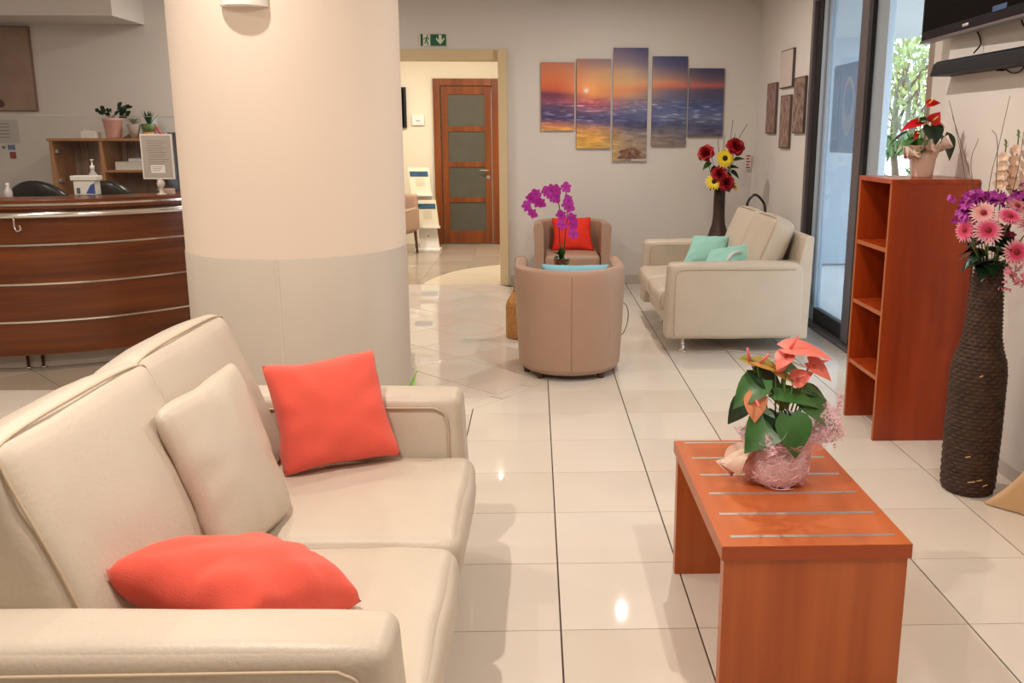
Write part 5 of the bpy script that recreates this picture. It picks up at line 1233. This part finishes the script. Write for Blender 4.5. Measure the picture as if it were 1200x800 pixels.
g = G(); lathe(g, [(0.03, 0), (0.06, 0.12), (0.052, 0.12)], 20); g.obj('pot', mat('grey_pot', s(168, 150, 140), 0.6), sc, smooth=True)
for k in range(18):
    a = k * 2.4; el = 0.4 + k * 0.12
    part_at('leaf', mat('succulent_leaf', s(122, 116, 84), 0.5), sc, (0, 0, 0.12), lambda g: blade(g, 0.085 - k * 0.0015, 0.014, orient((0, 0, 0), (math.cos(a), math.sin(a), el)), n=3, droop=0.1, cup=0.5))
al = thing('potted_aloe', 'upright dark green aloe in a green pot with a yellow base beside the succulent', 'plant', (-3.465, 5.33, 1.5485))
g = G(); lathe(g, [(0.05, 0.05), (0.062, 0.08), (0.064, 0.125), (0.055, 0.125)], 24); g.obj('pot', mat('green_pot', s(96, 116, 60), 0.5), al, smooth=True)
g = G(); lathe(g, [(0.055, 0), (0.065, 0.02), (0.06, 0.05), (0.05, 0.055)], 24); g.obj('pot_base', mat('yellow_base', s(206, 150, 70), 0.5), al, smooth=True)
for k in range(13):
    a = k * 2.4; el = 1.0 + k * 0.3
    part_at('leaf', mat('aloe_leaf', s(26, 66, 40), 0.4), al, (0.01 * math.cos(a), 0.01 * math.sin(a), 0.12), lambda g: blade(g, 0.12, 0.02, orient((0, 0, 0), (math.cos(a), math.sin(a), el)), n=4, droop=-0.05, cup=0.6))
rd = thing('red_ornament', 'small twisted red ornament right of the aloe pot', 'ornament', (-3.345, 5.30, 1.5485))
g = G(); tube(g, spline([(-0.06, 0, 0.012), (-0.05, 0.01, 0.10), (-0.02, 0, 0.05), (0.02, 0.01, 0.03), (0.05, 0, 0.015), (0.06, 0, 0.02)], 6), 0.011, 8); g.obj('twist', mat('ornament_red', s(190, 70, 54), 0.5), rd, smooth=True)
mo = thing('monitor', 'dark monitor with blue edge behind the notice on the reception desk', 'monitor', (-2.98, 5.0, 0.75))
tb = thing('back_table', 'low table behind the reception desk carrying the monitor', 'table', (-2.86, 5.0, 0))
box('tabletop', (-0.24, -0.2, 0.72), (0.45, 0.2, 0.7495), OAK, tb); box('leg_panel', (-0.23, -0.18, 0), (-0.20, 0.18, 0.72), OAK, tb); box('leg_panel', (0.41, -0.18, 0), (0.44, 0.18, 0.72), OAK, tb)
box('stand', (-0.1, -0.08, 0), (0.1, 0.08, 0.015), BLACK, mo); box('neck', (-0.03, 0.0, 0.015), (0.03, 0.03, 0.35), BLACK, mo)
box('housing', (-0.19, -0.03, 0.32), (0.12, 0.0, 0.85), mat('monitor_grey', s(92, 86, 92), 0.5), mo, 0.006)
for k, (x, z, w, h, c) in enumerate([(-2.70, 0.75, 0.10, 0.46, (70, 120, 160)), (-2.60, 0.75, 0.05, 0.46, (176, 140, 80))]):
    prop(box('binder', (x - w / 2, 4.90, 0.7505), (x + w / 2, 5.12, z + h), mat('binder_%d' % k, s(*c), 0.5), None, 0.004), ('blue binder standing behind the notice stand', 'ochre binder beside the blue one')[k], 'binder', 'binders behind the reception desk')

# picture and papers on the reception wall
pc = thing('wall_picture', 'large dim taupe picture cut by the left photo edge above the reception', 'picture', (-5.0, 5.6, 2.15))
box('stretcher_frame', (-0.6, -0.03, -0.365), (0.455, -0.001, 0.365), mat('picture_edge', s(130, 100, 92), 0.6), pc)
box('print', (-0.59, -0.0315, -0.355), (0.445, -0.029, 0.355), mat('picture_print', s(170, 146, 130), 0.7, col2=s(146, 122, 108), vscale=2.5), pc, 0)
for z in (-0.30, 0.02):
    g = G(); lathe(g, [(0.035, 0), (0.03, 0.004)], 16, Matrix.Translation((0.14, -0.032, z)) @ Matrix.Rotation(PI / 2, 4, 'X')); g.obj('dark_dot', mat('dot_plum', s(96, 60, 58), 0.6), pc)
ps = thing('wall_notice', 'white paper notice taped to the wall below the taupe picture', 'notice', (-4.93, 5.6, 1.60))
box('sheet', (-0.2, -0.003, -0.10), (0.18, -0.001, 0.11), mat('notice_white', s(196, 190, 186), 0.6), ps, 0)
g = G()
for k in range(5): g.box(-0.18, -0.004, 0.07 - 0.03 * k, 0.10, -0.0031, 0.078 - 0.03 * k)
prop(g.obj('text_lines', TXT, ps), kind='stuff')
for nm, x, z, w, h, c in (('grey sticker left of the blue one under the wall notice', -4.90, 1.465, 0.03, 0.025, (120, 124, 110)), ('blue sticker under the wall notice', -4.83, 1.465, 0.065, 0.045, (110, 124, 160)), ('red and white sticker below the blue one on the wall', -4.825, 1.395, 0.055, 0.06, (150, 70, 64))):
    prop(box('sticker', (x - w / 2, 5.596, z - h / 2), (x + w / 2, 5.5985, z + h / 2), mat('sticker_%d' % c[0], s(*c), 0.6), None, 0), nm, 'sticker', 'stickers on the reception wall')

# ------------------------------------------------------------------ hall: brochure stand, thermostat, screen, armchair, plant
br = thing('brochure_stand', 'white leaning brochure stand with two pockets beside the hall door', 'stand', (-1.56, 9.55, 0))
M = Matrix.Rotation(math.radians(6.5), 4, 'Y') @ Matrix.Rotation(math.radians(-4), 4, 'X')
M = Matrix(((1, 0, -0.115, 0.0), (0, 1, 0.10, 0), (0, 0, 1, 0), (0, 0, 0, 1)))
g = G(); g.box(-0.12, 0, 0.03, 0.145, 0.015, 1.13, M); g.obj('panel', WHITE, br)
box('base', (-0.20, -0.16, 0), (0.16, 0.14, 0.03), WHITE, br)
for z, dx, nm in ((0.80, -0.01, 'upper'), (0.36, 0.035, 'lower')):
    g = G(); g.box(-0.13 + dx, -0.06, z - 0.02, 0.15 + dx, -0.052, z + 0.34, M); bo = g.obj('brochure', mat('brochure_cream', s(232, 226, 200), 0.6), br)
    g = G(); g.box(-0.115 + dx, -0.064, z + 0.22, 0.135 + dx, -0.0605, z + 0.29, M); g.obj('blue_header', mat('header_blue', s(52, 96, 134), 0.5, var=0.5, vscale=30), bo)
    g = G()
    for k in range(6): g.box(-0.05 + dx, -0.0625, z + 0.19 - 0.02 * k, 0.07 + dx, -0.0606, z + 0.195 - 0.02 * k, M)
    prop(g.obj('faint_print', mat('faint_olive', s(196, 190, 158), 0.6), bo), kind='stuff')
    g = G(); g.box(-0.14 + dx, -0.085, z - 0.045, 0.16 + dx, 0.0, z - 0.02, M); g.obj('ledge', WHITE, br)
g = G(); g.box(0.005, -0.002, 0.19, 0.02, 0.0, 0.21, M); g.obj('keyhole', BLACK, br)
th = thing('thermostat', 'small white thermostat on the hall wall left of the door', 'thermostat', (-1.76, 10.3, 1.79))
box('housing', (-0.09, -0.035, -0.075), (0.09, -0.001, 0.075), WHITE, th, 0.01); box('display', (-0.03, -0.037, -0.02), (0.03, -0.034, 0.0), mat('grey_display', s(170, 168, 160), 0.4), th, 0)
ht = thing('television', 'dark wall screen at the left edge of the hall opening', 'television', (-2.45, 10.3, 1.95))
box('housing', (-0.52, -0.05, -0.27), (0.53, -0.002, 0.30), BLACK, ht, 0.006); box('screen', (-0.50, -0.052, -0.25), (0.50, -0.049, 0.28), SCREEN, ht, 0)
hc = thing('hall_armchair', 'taupe armchair with wooden legs half hidden behind the column in the hall', 'armchair', (-2.05, 9.15, 0), math.radians(-18))
g = G(); rbox(g, (0.58, 0.56, 0.16), 0.04, 6, (0, 0, 0.01)); g.obj('seat', TAUPE, hc, smooth=True, loc=(0, 0, 0.36))
g = G(); rbox(g, (0.60, 0.10, 0.50), 0.04, 6); g.obj('backrest', TAUPE, hc, smooth=True, loc=(0, 0.28, 0.55))
for x in (-0.29, 0.29):
    g = G(); rbox(g, (0.09, 0.56, 0.30), 0.035, 6); g.obj('arm', TAUPE, hc, smooth=True, loc=(x, 0, 0.47))
    for y in (-0.22, 0.24): g = G(); tube(g, [(x * 0.95, y, 0.30), (x * 1.0, y * 1.06, 0.0)], [0.024, 0.016], 8); g.obj('leg', mat('dark_wood_leg', s(96, 66, 46), 0.4), hc)
fp = thing('floor_plant', 'leafy green plant in the hall, one long leaf tip showing past the column', 'plant', (-2.15, 8.35, 0))
g = G(); lathe(g, [(0.12, 0), (0.15, 0.02), (0.17, 0.30), (0.15, 0.30)], 24); g.obj('pot', mat('grey_pot', s(168, 150, 140)), fp, smooth=True)
for k in range(9):
    a = k * 0.7; q = Vector((0, 0, 0.3)); d = Vector((math.cos(a), math.sin(a), 1.3)) if k else Vector((0.75, 0.05, 0.95))
    part_at('leaf', mat('hall_leaf', s(60, 130, 50), 0.4), fp, q, lambda g: blade(g, 0.85 if k == 0 else 0.6, 0.08, orient((0, 0, 0), d), n=8, droop=0.45, cup=0.3))
# grass-like plant between the sofa and the column, only a leaf tip shows
gp = thing('floor_plant', 'low plant behind the foreground sofa, one bright green leaf tip above the arm', 'plant', (-0.74, 1.05, 0))
g = G(); lathe(g, [(0.09, 0), (0.11, 0.02), (0.13, 0.26), (0.11, 0.26)], 24); g.obj('pot', mat('grey_pot', s(168, 150, 140)), gp, smooth=True)
for k in range(8):
    a = k * 0.785; d = Vector((math.cos(a) * 0.35, math.sin(a) * 0.35, 1)); L = 0.26
    if k == 0: d = Vector((0.42, 0.0, 1)); L = 0.375
    part_at('leaf', mat('bright_leaf', s(120, 200, 60), 0.45), gp, (0, 0, 0.24), lambda g: blade(g, L, 0.035, orient((0, 0, 0), d, 0, (0, -1, 0.3)), n=6, droop=0.1, cup=0.3))

# ------------------------------------------------------------------ ceiling lamps, all unseen, most added to light the room
RIM = mat('lamp_rim', s(240, 238, 232), 0.4); GLOW = mat('lamp_glow', (1, 0.86, 0.68, 1), 0.5, emit=14)
for k, (x, y, pw) in enumerate(LAMPS + BACK_LAMPS):
    t = thing('ceiling_lamp', 'unseen round recessed warm-white ceiling spotlight', 'lamp', (x, y, CEIL), 0, 'recessed ceiling spotlights')
    g = G(); lathe(g, [(0.075, 0), (0.075, -0.010), (0.05, -0.014), (0.035, -0.003)], 32, cap=False); g.obj('rim', RIM, t, smooth=True)
    g = G(); lathe(g, [(0.0, -0.004), (0.035, -0.004)], 24, cap=False); g.obj('diffuser', GLOW, t)
    area('spotlight_light', (x, y, CEIL - 0.03), 0.06, pw, WARM)
